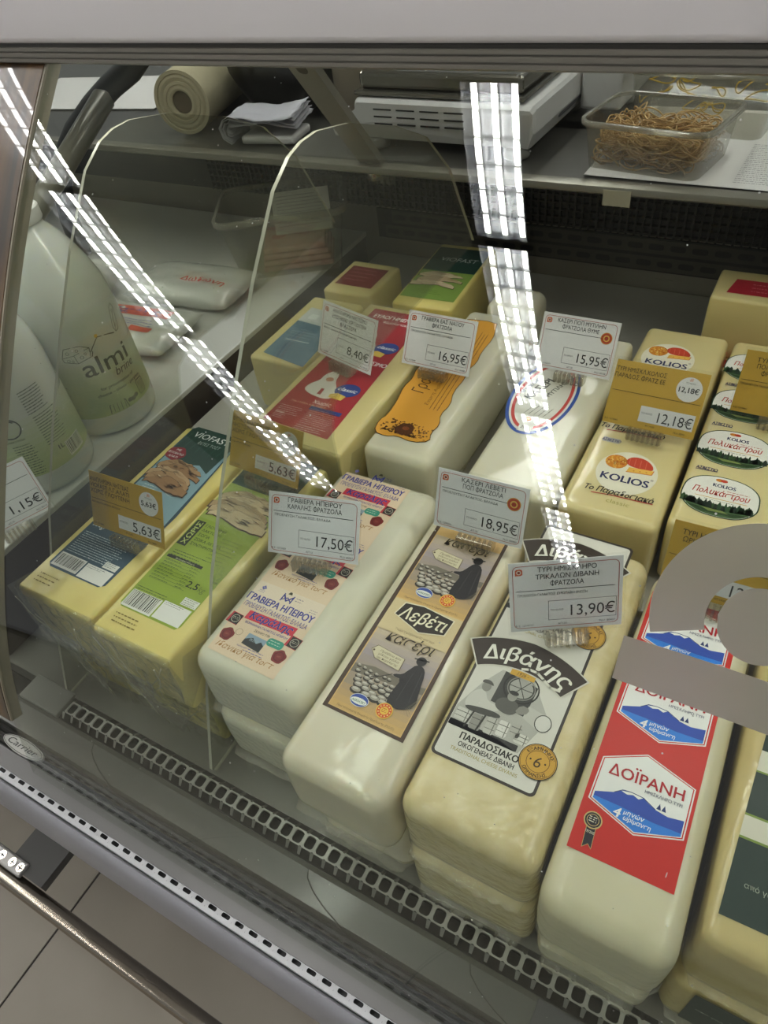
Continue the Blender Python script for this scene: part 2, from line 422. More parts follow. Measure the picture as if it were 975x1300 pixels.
while x < X1:
    cx, cy = x + pit/2, .0537; pr_ = .0022
    hole = [(cx+u, cy+v) for u, v in sl]; outer = []
    for u, v in hole:
        du, dv = u-cx, v-cy; k = 1 / max(abs(du)/(pit/2), abs(dv)/.0025); outer.append((cx+du*k, cy+dv*k))
    H = [b.verts.new((u, v, -.001)) for u, v in hole]; O = [b.verts.new((u, v, -.001)) for u, v in outer]; n = len(H)
    for k in range(n): b.faces.new((O[k], O[(k+1) % n], H[(k+1) % n], H[k]))
    x += pit
extrude_x(b, [(.0512, -.001), (.0480, -.0015), (.0475, -.005)], X0, X1)
box(b, X0, X1, .049, .057, -.012, -.008, 1)
mesh_from(b, 'slotted_white_strip', [M['whitestrip'], M['black']], case)
b = bmesh.new()
extrude_x(b, [(.0474, -.010), (.0465, -.004), (.0450, -.0025), (.0420, -.004), (.0385, -.011), (.0355, -.024), (.0335, -.042), (.0326, -.065), (.0330, -.10), (.036, -.125), (.06, -.13)], X0, X1)
mesh_from(b, 'bumper_lip', M['bumper'], case, smooth=True, ang=60)
b = bmesh.new(); box(b, X0, X1, .075, .10, -.80, -.12); mesh_from(b, 'base_panel', M['bumper'], case)
b = bmesh.new(); box(b, X0, X1, .10, 1.9, -.80, -.10); mesh_from(b, 'base_body', M['ledge_dark'], case)
# air grille: one full row of square holes, torn half rows folded down on each side
b = bmesh.new(); pit = .0129; x = -.5555
hole0 = rrect(.0096, .0108, .0028, 0, 0, 3)
def cell(cx, cy, wy, zf, half=0):
    pts = hole0 if not half else None
    hole = [(cx + u, cy + v) for u, v in hole0]; outer = []
    for u, v in hole:
        du, dv = u - cx, v - cy; k = 1 / max(abs(du) / (pit/2), abs(dv) / (wy/2)); outer.append((cx + du*k, cy + dv*k))
    n = len(hole)
    Ht = [b.verts.new((u, v, zf(v))) for u, v in hole]; Hb = [b.verts.new((u, v, zf(v) - .0018)) for u, v in hole]; O = [b.verts.new((u, v, zf(v))) for u, v in outer]
    for k in range(n):
        j = (k+1) % n
        b.faces.new((O[k], O[j], Ht[j], Ht[k])); b.faces.new((Ht[k], Ht[j], Hb[j], Hb[k]))
YG = .1365
def zf(v):
    d = abs(v - YG) - .0068
    return .002 if d <= 0 else .002 - d * 1.25
while x < X1:
    cell(x + pit/2, YG, .0136, zf)
    for sgn in (-1, 1):                                # stubs of the folded rows
        y1 = YG + sgn * .0068; y2 = YG + sgn * .0118
        for xx in (x, x + pit):
            q = [(xx - .0020, y1), (xx + .0020, y1), (xx + .0013, y2), (xx - .0013, y2)]
            vs = [b.verts.new((u, v, zf(v))) for u, v in q]; b.faces.new(vs if sgn > 0 else vs[::-1])
    x += pit
mesh_from(b, 'air_grille', pr('silver_grille', '#a8a7a3', .35, .3), case)
b = bmesh.new(); box(b, X0, X1, .1232, .1508, -.0498, -.044); box(b, X0, X1, .1232, .1240, -.044, -.006); box(b, X0, X1, .1500, .1508, -.044, -.004); mesh_from(b, 'air_duct', M['black'], case)  # box lined black, painting in the shade inside the grille holes
b = bmesh.new(); box(b, -.620, -.560, .122, .151, -.004, .0025, bev=.001); mesh_from(b, 'grille_end_plate', pr('end_plate_grey', '#7d7d79', .4), case)
# curved front glass
CY, CZ, RG = 1.24826821, -.3687508, 1.2355
def gp(s_, off=0):
    a = s_ / RG; off += .0105 * math.exp(-((CZ + RG * math.sin(a) - .13) / .12) ** 2)          # fuller belly low down
    return (CY + (RG + off) * math.cos(a), CZ + (RG + off) * math.sin(a))
S_TOP = math.atan2(.548 - CZ, .42 - CY) * RG; S_BOT = math.atan2(-.012 - CZ, .0655 - CY) * RG
S_TRIM = math.acos((.094 - CY) / RG) * RG
def arcprof(o1, o2, n=40, s0=S_TOP, s1=S_BOT):
    ss = [s0 + (s1 - s0) * k / n for k in range(n + 1)]
    return [gp(s_, o1) for s_ in ss] + [gp(s_, o2) for s_ in ss[::-1]]
b = bmesh.new(); extrude_x(b, arcprof(0, -.005), -.532, .60, closed=True)
mesh_from(b, 'front_glass', M['glass'], case, smooth=True, ang=40)
b = bmesh.new(); extrude_x(b, arcprof(.002, -.009, 40, S_TOP + .01, S_TRIM), -.625, -.5345, closed=True)
mesh_from(b, 'brown_reflection_strip', M['brown_refl'], case, smooth=True, ang=40)  # solid strip; brown streaks paint in wood reflected by the neighbouring pane
b = bmesh.new(); extrude_x(b, arcprof(0, -.006), X0, -.627, closed=True)
mesh_from(b, 'neighbouring_glass', M['glass'], case, smooth=True, ang=40)
b = bmesh.new(); extrude_x(b, arcprof(.0015, -.010, 40, S_TOP + .01, S_TRIM), -.5343, -.5325, closed=True); mesh_from(b, 'glass_edge_seal', pr('pale_seal', '#8b8474', .4), case)
# top rail and canopy
b = bmesh.new()
extrude_x(b, [(.424, .5388), (.405, .5388), (.4028, .5402), (.4028, .5422), (.4040, .5426), (.4040, .5431), (.4028, .5435), (.4028, .5458), (.4045, .5462), (.4045, .5467), (.4032, .5471), (.4032, .5492), (.424, .5492)], X0, X1, closed=True)
mesh_from(b, 'top_rail', M['rail'], case)
b = bmesh.new(); extrude_x(b, [(.424, .5491), (.4055, .5491), (.4055, .5512), (.424, .5512)], X0, X1, closed=True); mesh_from(b, 'rail_gasket', M['raildark'], case)
b = bmesh.new()
pf = [(.68, .5490), (.4255, .5490), (.4255, .5512)] + [(.4030 + .005 * (1 - math.sin(math.radians(a_))), .5560 - .005 * math.cos(math.radians(a_))) for a_ in (0, 30, 60, 90)] + [(.4030, .606), (.4045, .612), (.409, .615), (.68, .615)]
extrude_x(b, pf, X0, X1, closed=True); mesh_from(b, 'canopy', M['canopy'], case, smooth=True, ang=35)
b = bmesh.new(); box(b, -.60, -.555, .408, .43, .527, .539, bev=.003); mesh_from(b, 'rail_end_bracket', pr('bracket_grey', '#8d8b82', .4), case)
mt2, N, L = newmat('case_light_strip'); N.remove(N['Principled BSDF'])
em = N.new('ShaderNodeEmission'); em.inputs[0].default_value = (1, .97, .90, 1); em.inputs[1].default_value = CASELIGHT
L.new(em.outputs[0], N['Material Output'].inputs[0])
b = bmesh.new(); box(b, -1.6, X1, .450, .478, .5425, .549); box(b, -1.6, X1, .4835, .486, .5245, .549); mesh_from(b, 'light_channel', M['reflector'], case)  # rear lip added, unseen, to keep the strip's light off the back rows
b = bmesh.new(); vs = [b.verts.new(p) for p in ((-1.6, .454, .542), (-1.6, .474, .542), (X1, .474, .542), (X1, .454, .542))]; b.faces.new(vs); mesh_from(b, 'case_light', mt2, case)
# canopy strut with an oblong slot
A = Vector((-.545, .872, .302)); Bv = Vector((-.528, .655, .545)); d = (Bv - A); ln = d.length; d.normalize()
sx = Vector((1, 0, 0)); sx = (sx - d * sx.dot(d)).normalized(); sn = sx.cross(d)
b = bmesh.new()
prism(b, rrect(.034, ln + .02, .006, 0, ln/2), lambda u, v, h: A + sx*u + d*v + sn*h, 0, .010, 0)
prism(b, rrect(.013, .085, .006, 0, ln*.74, 5), lambda u, v, h: A + sx*u + d*v + sn*h, .0101, .0106, 1)
prism(b, rrect(.013, .085, .006, 0, ln*.74, 5), lambda u, v, h: A + sx*u + d*v - sn*h, .0001, .0006, 1)
mesh_from(b, 'canopy_strut', [pr('strut_grey', '#8a867b', .4, .2), pr('slot_shadow', '#4a463c', .6)], case)
b = bmesh.new(); tube(b, [(-.545, .870, .278), (-.545, .870, .306)], .012, 12); mesh_from(b, 'strut_foot', M['rodsteel'], case)
# edge of the end glass panel far left, a thick grey bar
b = bmesh.new()
tube(b, [(-.80, .679, .434), (-.80, .673, .429), (-.80, .586, .387), (-.80, .493, .344), (-.80, .440, .319), (-.80, .434, .312)], [.004, .0135, .0135, .0135, .0135, .004], 14)
mesh_from(b, 'end_glass_profile', pr('end_profile_grey', '#77766c', .3, .3), case)
# badge
b = bmesh.new(); prism(b, ell(-.5625, .0805, .030, .0075, 36), lambda u, v, h: Vector((u, v, h)), .0005, .0045, 0)
bd = mesh_from(b, 'badge', pr('badge_silver', '#b3b3ae', .3, .3), case)
a = Art(lambda u, v, h: Vector((u, v, .0045 + h))); a.line(ell(-.5625, .0805, .0285, .0064, 36), .0006, '#5a5a58', 1, True)
a.text('Carrier', -.5625, .0778, .0088, '#3a3a3a', 'C', .01, .25, width=.043); a.build(bd, 'badge_lettering')
# seams in the ledge
for xs in (-.50, -.23, -.075):
    b = bmesh.new()
    pts = [(xs + .05 * t * t, .118 - .026 * t, -.0022 - .002 * t) for t in [0, .25, .5, .75, 1]][::-1]
    tube(b, pts, .0005, 5)
    mesh_from(b, 'ledge_seam', M['gasket'], case)
b = bmesh.new(); box(b, -.02, X1, .094, .1215, -.0035, -.0012, bev=.0008); mesh_from(b, 'dark_ledge_cover', M['ledge_dark'], case)
# bumper rail near the floor with its bracket
b = bmesh.new(); tube(b, [(X0, -.0275, -.55), (X1, -.0275, -.55)], .0138, 24); mesh_from(b, 'bumper_rail', M['tube'], case, smooth=True, ang=60)
b = bmesh.new(); box(b, -.885, -.80, -.012, .08, -.552, -.534); mesh_from(b, 'bumper_bracket', pr('bracket_charcoal', '#4d4c49', .5), case)
b = bmesh.new(); box(b, -1.00, -.845, -.019, .006, -.538, -.528, 0, .004, 3)
cl = mesh_from(b, 'bumper_clamp', pr('chrome_clamp', '#8f8d89', .25, .3), case)
for xs in (-.899, -.873, -.853):
    b = bmesh.new(); tube(b, [(xs, -.006, -.5285), (xs, -.006, -.5265)], .0075, 14)
    box(b, xs-.005, xs+.005, -.0068, -.0052, -.5266, -.5262, 1); box(b, xs-.0008, xs+.0008, -.011, -.001, -.5266, -.5262, 1)
    mesh_from(b, 'screw', [M['rodsteel'], M['black']], cl)

# frosted sticker on the outside of the glass
m, N, L = newmat('frosted_vinyl'); N.remove(N['Principled BSDF'])
df = N.new('ShaderNodeBsdfDiffuse'); df.inputs[0].default_value = (*lin('#a8a59a'), 1)
rf = N.new('ShaderNodeBsdfRefraction'); rf.inputs['Roughness'].default_value = .75; rf.inputs['IOR'].default_value = 1.25
mx = N.new('ShaderNodeMixShader'); mx.inputs[0].default_value = .5; L.new(df.outputs[0], mx.inputs[1]); L.new(rf.outputs[0], mx.inputs[2]); L.new(mx.outputs[0], N['Material Output'].inputs[0])
def gm(u, v, h):
    y, z = gp(v, .0004 + h); return Vector((u, y, z))
st = thing('frosted_sticker', 'round frosted grey vinyl sticker on the outside of the front glass at right', 'sticker', (0, 0, 0))
dcx, dcs = .031, 3.113
def strip_mesh(name, rows):
    b = bmesh.new(); R = []
    for (pa, pb) in rows: R.append([(b.verts.new(gm(*pa, 0)), b.verts.new(gm(*pb, 0)), b.verts.new(gm(*pa, .0003)), b.verts.new(gm(*pb, .0003)))])
    for (A,), (B,) in zip(R, R[1:]):
        b.faces.new((A[2], A[3], B[3], B[2])); b.faces.new((A[0], B[0], B[1], A[1])); b.faces.new((A[0], A[2], B[2], B[0])); b.faces.new((A[1], B[1], B[3], A[3]))
    mesh_from(b, name, m, st)
rows = []
for k in range(81):                                       # broad ring, open at the bottom
    th = math.radians(157 + (383 - 157) * k / 80); c_, s_ = math.cos(th), math.sin(th)
    ro = .0498; ri = .0243
    if th < math.radians(180): pass
    rows.append(((dcx + ri * c_, dcs + ri * s_), (dcx + ro * c_, dcs + ro * s_)))
strip_mesh('frosted_ring', rows)
rows = []
for k in range(25):
    t = -1 + 2 * k / 24; hh = math.sqrt(max(0, 1 - t * t)) * .0188
    rows.append(((dcx + t * .0188, dcs - hh - 1e-5), (dcx + t * .0188, dcs + hh + 1e-5)))
strip_mesh('frosted_disc', rows)
rows = [((-.0264 + .12 * k / 16, 3.1388 - .0012 * math.sin(k / 16 * 3)), (-.0262 + .12 * k / 16, 3.1632)) for k in range(17)]
strip_mesh('frosted_bar', rows)

# ------------------------------------------------------------------ cheeses
K = .485 / .46; ZT = .165; HB = .0825
def cheese_mat(n, col, col2, wr, coat=.7, rough=.42):
    return pr(n, col, rough, coat=coat, coatr=.09, sss=.25, wrink=wr, var=(14, col2, .8))
CM = dict(
    white=cheese_mat('white_graviera', '#dcd8c2', '#d2cdb4', (38, .12)),
    karalis=cheese_mat('karalis_white', '#d9d6c2', '#ccc8b0', (150, .7)),
    levedi=cheese_mat('levedi_white', '#e2d9c2', '#d6cfb4', (45, .16)),
    divanis=pr('divanis_cream', '#d2c08a', .42, coat=.9, coatr=.06, sss=.25, wrink=(110, .6), var=(50, '#e8dcb2', .75)),
    doirani=cheese_mat('doirani_cream', '#dad3b6', '#cfc8a8', (70, .35), .5),
    gouda=cheese_mat('vegan_yellow', '#e6d582', '#dcc973', (60, .25)),
    red=cheese_mat('sandwich_yellow', '#dfd093', '#d5c585', (60, .25)),
    pale=cheese_mat('pale_yellow', '#dacb92', '#d2c286', (70, .18)),
    kolios=cheese_mat('kolios_yellow', '#dfd09a', '#d7c78c', (50, .2)),
    green=cheese_mat('straw_cheese', '#cfbd84', '#c6b176', (50, .25)))
def rbox(bm, w_, l_, h_, r, amp=.0012, seed=0, nb=4, ni=7, taper=0):
    """rounded slightly bulging loaf, base centre of its FRONT edge at the origin, running back along +y"""
    H = Vector((w_/2, l_/2, h_/2))
    def ax(h):
        r_ = min(r, h * .98)
        a = [-h + r_ * (1 - math.cos(math.pi/2 * k / nb)) for k in range(nb)] if False else [-h + r_ * k / nb for k in range(nb)]
        m_ = [-h + r_ + (2*h - 2*r_) * k / ni for k in range(ni + 1)]
        return a + m_ + [-v for v in a[::-1]]
    axs = [ax(H[i]) for i in range(3)]
    vd = {}
    def V(p):
        k = (round(p[0], 6), round(p[1], 6), round(p[2], 6))
        if k in vd: return vd[k]
        P = Vector(p); I = Vector([max(-H[i] + min(r, H[i]*.98), min(H[i] - min(r, H[i]*.98), P[i])) for i in range(3)])
        d = P - I; n = d.normalized(); Q = I + n * r
        side = max(0, 1 - max(0, n.z) ** 2 * 1.0)
        if abs(n.z) > .7: side = 0
        Q += n * amp * side * noise.noise(Vector((Q.x * 18 + seed * 9.7, Q.y * 14, Q.z * 18)))
        # belly
        if abs(n.z) < .7: Q += Vector((n.x, n.y, 0)) * amp * .8 * (1 - (Q.z / H.z) ** 2)
        Q += Vector((0, H.y, H.z))
        vd[k] = bm.verts.new(Q); return vd[k]
    for a in range(3):
        u, v = (a + 1) % 3, (a + 2) % 3
        for sgn in (-1, 1):
            for i in range(len(axs[u]) - 1):
                for j in range(len(axs[v]) - 1):
                    q = []
                    for du, dv in ((0, 0), (1, 0), (1, 1), (0, 1)):
                        p = [0, 0, 0]; p[a] = sgn * H[a]; p[u] = axs[u][i + du]; p[v] = axs[v][j + dv]; q.append(V(p))
                    if sgn < 0: q = q[::-1]
                    if len(set(q)) == 4: bm.faces.new(q).smooth = True
def seam(parent, w_, l_, z, seed, out=.006, mat=None, sides=True, drop=.004):
    """crumpled sealed edge of the shrink film running round the front and sides"""
    bm = bmesh.new(); pts = []
    n1, n2 = 26, 44; r = .012
    def arcp(cx, cy, a0, a1):
        return [(cx + r * math.cos(math.radians(a0 + (a1 - a0) * k / 6)), cy + r * math.sin(math.radians(a0 + (a1 - a0) * k / 6)), math.cos(math.radians(a0 + (a1 - a0) * k / 6)), math.sin(math.radians(a0 + (a1 - a0) * k / 6))) for k in range(7)]
    for k in range(n2): pts.append((-w_/2, l_ - .015 - (l_ - .03) * k / n2, -1, 0))
    pts += arcp(-w_/2 + r, r, 180, 270)
    for k in range(1, n1): pts.append((-w_/2 + r + (w_ - 2*r) * k / n1, 0, 0, -1))
    pts += arcp(w_/2 - r, r, 270, 360)
    for k in range(1, n2 + 1): pts.append((w_/2, .015 + (l_ - .03) * k / n2, 1, 0))
    R = []
    for i, (x, y, nx, ny) in enumerate(pts):
        row = []
        for j in range(5):
            t = j / 4; nn = noise.noise(Vector((i * .55 + seed * 31, j * .6, seed)))
            n2_ = noise.noise(Vector((i * 1.3, j * .9 + 7, seed + 3)))
            e = .0002 + (out if abs(nx) < .5 else .0009) * t * (1 + .5 * nn)
            row.append(bm.verts.new((x + nx * e + n2_ * .0012 * t * abs(ny), y + ny * e + nn * .0012 * t, z - drop * t + n2_ * .0035 * t + (.003 if j == 0 else 0))))
        R.append(row)
    for A, B in zip(R, R[1:]):
        for j in range(4): bm.faces.new((A[j], B[j], B[j + 1], A[j + 1])).smooth = True
    return mesh_from(bm, 'film_seam', mat or M['filmgloss'], parent)
def front_film(parent, w_, h_, seed, bottom=.001, spread=.006):
    """loose gathered cellophane hanging over the front face"""
    bm = bmesh.new(); nx, nz = 34, 22; R = []
    for i in range(nx + 1):
        row = []
        u = i / nx
        for j in range(nz + 1):
            v = j / nz
            x = (u - .5) * (w_ + .004) * (1 + .05 * v); z = h_ - .0006 - (h_ - bottom) * v
            # diagonal gathers running to the lower middle
            g = abs(math.sin((u - .5) * 9 * (1 + v) + 3 * noise.noise(Vector((u * 2, v * 2, seed)))))
            y = -.0012 - spread * v * (.3 + .9 * abs(noise.noise(Vector((u * 5 + v * 3, v * 2, seed * 5.3))))) - .0035 * v * g - .0015 * noise.noise(Vector((u * 14, v * 9, seed)))
            if j == 0: y = .003; z = h_ - .0003
            row.append(bm.verts.new((x, y, z)))
        R.append(row)
    for A, B in zip(R, R[1:]):
        for j in range(nz): bm.faces.new((A[j], A[j + 1], B[j + 1], B[j])).smooth = (j % 3 != 0)
    random.seed(seed)
    for k in range(7):
        side = -1 if k % 2 else 1; x0 = side * w_/2 * random.uniform(.25, 1.03); z0_ = h_ * random.uniform(.55, 1.0); x1 = x0 * random.uniform(-.2, .7) + random.uniform(-.01, .01); z1_ = random.uniform(.002, h_*.35)
        pts = []
        for q in range(7):
            t_ = q / 6; pts.append((x0 + (x1-x0)*t_ + .002*math.sin(q + k), -.0062 - spread*(1 - (z0_ + (z1_-z0_)*t_)/h_)*.9 - .0008*math.sin(q*2+k), z0_ + (z1_-z0_)*t_))
        tube(bm, pts, [random.uniform(.00015, .00045) for _ in pts], 4, mi=1)
    # a pointed ear at the top left corner, and a folded flap across
    for (p0, p1, p2) in (((-w_/2 - .006, -.004, h_ + .001), (-w_/2 + .004, .02, h_ + .001), (-w_/2 + .012, -.010, h_ * .35)),
                         ((-w_/2 + .01, -.008, h_ * .45), (w_/2 - .02, -.011, h_ * .62), (0.01, -.014, h_ * .05)),
                         ((w_/2 - .002, -.004, h_ * .9), (w_/2 + .004, .05, h_ * .75), (w_/2 + .002, -.006, h_ * .1))):
        bm.faces.new([bm.verts.new(p) for p in (p0, p1, p2)])
    return mesh_from(bm, 'cellophane', [M['film'], M['crease']], parent)

class Blk: pass
def block(x0, x1, y0, y1, zt, h, mat, label, cat='cheese', group=None, r=.010, rot=0, direct=False, name='cheese_block', amp=.0012, seam_z=None, ff=False, sd=1, out=.006):
    k = 1 if direct else K
    x0, x1, y0, y1 = x0*k, x1*k, y0*k, y1*k
    x0 += .0012; x1 -= .0012
    o = Blk(); o.cx = (x0 + x1) / 2; o.y0 = y0; o.w = x1 - x0; o.l = y1 - y0; o.zt = zt; o.h = h; o.rot = rot
    o.root = thing(name, label, cat, (o.cx, y0, zt - h), (0, 0, rot), group)
    bm = bmesh.new(); rbox(bm, o.w, o.l, h - .0004, r, amp, sd)
    mesh_from(bm, 'cheese', mat, o.root)
    if seam_z is not None: seam(o.root, o.w, o.l, seam_z, sd, out)
    if ff: front_film(o.root, o.w, h, sd)
    c, s = math.cos(-rot), math.sin(-rot)
    def T(x, y):                                   # measured plan position -> this block's own frame
        dx, dy = x * k - o.cx, y * k - y0
        return (dx * c - dy * s, dx * s + dy * c)
    o.T = T; o.map = lambda u, v, hh: Vector((u, v, h - .0004 + hh))
    o.art = lambda: Art(lambda u, v, hh: Vector((*T(u, v), h - .0004 + hh)))
    return o
BELOW = 'lower '
G1 = 'cheese blocks of the front row'
# -- front row, upper layer
vb = block(-.5365, -.4400, .163, .406, ZT, HB, CM['gouda'], 'yellow vegan block with blue back label and barcode, leftmost of the front row', 'cheese', G1, r=.005, ff=True, sd=2)
vg = block(-.4360, -.3475, .160, .403, ZT, HB, CM['gouda'], 'yellow vegan block with lime green label, beside the clear divider', 'cheese', G1, r=.005, ff=True, sd=5)
ka = block(-.3405, -.229, .172, .416, ZT, HB, CM['karalis'], 'white rounded graviera block with peach label and blue Greek lettering', 'cheese', G1, r=.016, seam_z=.012, sd=3)
le = block(-.2265, -.1365, .133, .395, ZT, HB, CM['levedi'], 'white kaseri block with brown framed shepherd and sheep label', 'cheese', G1, r=.013, seam_z=.014, sd=4)
dv = block(-.1345, -.0365, .143, .410, ZT, HB, CM['divanis'], 'cream cheese block with black and white photo label and gold seal', 'cheese', G1, r=.013, seam_z=.014, sd=6, out=.009)
do = block(-.0335, .0475, .1295, .405, ZT, HB, CM['doirani'], 'cream cheese block with bright red label and blue mountain badges', 'cheese', G1, r=.014, seam_z=.012, sd=7, out=.004)
gr = block(.0530, .150, .152, .410, ZT, HB, CM['green'], 'straw coloured cheese block with dark green label at the right edge', 'cheese', G1, r=.010, seam_z=.012, sd=8)
# -- front row, lower layer
for (nm, x0, x1, y0, y1, mat, lab, r, ff, sd) in (
    ('a', -.561, -.487, .180, .436, 'gouda', 'yellow block under the leftmost vegan block', .005, True, 12),
    ('b', -.4835, -.368, .182, .436, 'gouda', 'yellow block under the lime green labelled block', .005, True, 13),
    ('c', -.3590, -.246, .178, .432, 'karalis', 'white block under the peach labelled graviera', .016, False, 14),
    ('d', -.2380, -.143, .156, .430, 'levedi', 'white block under the shepherd labelled kaseri', .013, False, 15),
    ('e', -.1405, -.038, .150, .430, 'divanis', 'cream block under the black and white photo labelled cheese', .010, False, 16),
    ('f', -.0345, .050, .146, .430, 'doirani', 'cream block under the red labelled cheese', .012, False, 17)):
    block(x0, x1, y0, y1, HB, HB, CM[mat], lab, 'cheese', 'lower layer of cheese blocks', r=r, direct=True, ff=ff, sd=sd, seam_z=None if ff else .014, out=.007)
g2 = block(.0545, .160, .156, .430, HB, HB, CM['green'], 'cheese block with dark grey green label, bottom right corner of the case', 'cheese', 'lower layer of cheese blocks', r=.010, direct=True, sd=18, seam_z=.012)
# -- second row, on the step
G2 = 'cheese blocks of the middle row'
re_ = block(-.472, -.349, .424, .700, ZT, HB, CM['red'], 'yellow block with red label and blue oval badges', 'cheese', G2, r=.005, sd=21, ff=True)
bl = block(-.556, -.4755, .545, .695, ZT, HB, CM['red'], 'yellow block with greyish blue label left of the red labelled block', 'cheese', G2, r=.006, sd=22)
na = block(-.339, -.2575, .446, .728, ZT, HB, CM['white'], 'white graviera block with wavy orange label', 'cheese', G2, r=.012, rot=.012, sd=23, seam_z=.012)
ks = block(-.2215, -.1345, .441, .715, ZT, HB, CM['white'], 'white kaseri block with red and blue oval label', 'cheese', G2, r=.007, sd=24)
ko = block(-.1305, -.0420, .443, .753, ZT, HB, CM['kolios'], 'pale yellow block printed with orange cheese logos and underlined script', 'cheese', G2, r=.008, sd=25)
po = block(-.0385, .064, .458, .752, ZT, HB, CM['kolios'], 'pale yellow block with green edged oval landscape labels', 'cheese', G2, r=.007, sd=26)
# -- third row
G3 = 'cheese blocks at the back'
v3 = block(-.471, -.380, .752, .93, ZT, HB, CM['gouda'], 'yellow vegan block with dark green label at the back, behind the red one', 'cheese', G3, r=.005, direct=True, sd=31, rot=.05)
d3 = block(-.590, -.508, .758, .850, ZT - .004, HB - .004, CM['red'], 'dim yellow block with dark red label behind the clear divider', 'cheese', G3, r=.005, direct=True, sd=32)
w3 = block(-.356, -.285, .800, .862, ZT - .012, HB - .012, CM['white'], 'white rounded cheese block behind the orange labelled graviera', 'cheese', G3, r=.014, direct=True, sd=33)
def cross(y0, y1, z0, z1, label, sd):
    root = thing('cheese_block', label, 'cheese', (.075, y0, z0), group=G3)
    bm = bmesh.new(); rbox(bm, .31, y1 - y0, z1 - z0 - .0004, .004, .001, sd); mesh_from(bm, 'cheese', CM['pale'], root)
    return root, z1 - z0 - .0004
c1, ch1 = cross(.800, .890, .0825, .118, 'flat yellow block, bottom of the sideways pair at the back right', 41)
c2, ch2 = cross(.822, .892, .118, .197, 'yellow block with dark red top label, upper of the sideways pair at back right', 42)

# ------------------------------------------------------------------ labels
a = do.art(); RED = '#c8291f'
def dband(y0, y1): a.poly([(-.0265, y0), (.0362, y0 + .001), (.0352, y1), (-.0295, y1)], RED, 0)
dband(.1665, .378)
def dbadge(dx, dy, s=1):
    P = lambda x, y: (dx + x, dy + y)
    hexa = [P(-.0232, .2010), P(.0069, .1905), P(.0333, .2003), P(.0330, .2335), P(.0019, .2435), P(-.0229, .2305)]
    cxm = sum(p[0] for p in hexa) / 6; cym = sum(p[1] for p in hexa) / 6
    sc_ = lambda f: [((p[0] - cxm) * f + cxm, (p[1] - cym) * f + cym) for p in hexa]
    a.poly(sc_(1.03), '#e8e6e4', 1); a.poly(sc_(1.0), RED, 2); a.poly(sc_(.975), '#ecebea', 3)
    a.poly([P(-.0215, .2063), P(-.0104, .2108), P(-.006, .2142), P(-.0006, .2148), P(.0066, .2145), P(.0105, .2125), P(.0146, .2107), P(.0225, .2095), P(.0318, .2113), P(.0320, .2012), P(.0068, .1920), P(-.0215, .2020)], '#2f4fb0', 4)
    a.poly([P(-.0215, .2035), P(-.005, .2035), P(.015, .2022), P(.0320, .2030), P(.0320, .2010), P(.0068, .1918), P(-.0215, .2018)], '#2f7fe0', 5)
    a.poly([P(-.007, .2135), P(-.003, .2125), P(.0005, .2138), P(.004, .2125), P(.0066, .2146), P(-.0006, .2150)], '#f2f2f2', 5)
    a.line([P(-.0104, .2109), P(-.006, .2144), P(-.0006, .2151), P(.0066, .2147), P(.0146, .2108)], .0005, '#27376f', 6)
    for tx in (.0165, .0195): a.poly([P(tx - .0014, .2115), P(tx + .0014, .2115), P(tx, .2155)], '#27376f', 6)
    a.text('4', dx - .0055, dy + .1962, .0088, '#f4f4f4', 'C', .03, .15, lay=8); a.text('μηνών', dx - .0020, dy + .1998, .0042, '#f4f4f4', 'L', .015, .15, width=.0125, lay=8)
    a.text('ωρίμανση', dx - .0012, dy + .1962, .0042, '#f4f4f4', 'L', .015, .15, width=.0165, lay=8)
    a.text('ΔΟΪΡΑΝΗ', dx + .0056, dy + .2222, .0108, '#b3202a', 'C', .02, width=.0460, rot=.04, lay=8)
    a.text('ΗΜΙΣΚΛΗΡΟ ΤΥΡΙ', dx + .0175, dy + .2185, .0032, '#4a4a6a', 'C', .006, width=.0225, rot=.02, lay=8)
dbadge(0, 0); dbadge(-.0012, .0655); dbadge(-.0022, .131)
a.poly([(-.0195, .1840), (-.0140, .1845), (-.0130, .1705), (-.0155, .1728), (-.0185, .1697)], '#1d1b26', 2)
a.poly(ell(-.0170, .1880, .0056), '#c9b074', 3); a.poly(ell(-.0170, .1880, .0048), '#1d1b26', 4); a.line(ell(-.0170, .1880, .0036), .0004, '#c9b074', 5, True)
a.lines(-.0195, .1895, -.0145, 3, .0014, '#e2ddc8', 6, .0007, .1); a.text('ΓΕΥΣΗΣ', -.0165, .1795, .0022, '#e2ddc8', 'C', .02, width=.0055, lay=5)
a.line([(-.0195, .184), (-.0185, .1699), (-.0155, .1730), (-.0131, .1707), (-.0140, .1845)], .0003, '#c9b074', 5)
a.build(do.root)

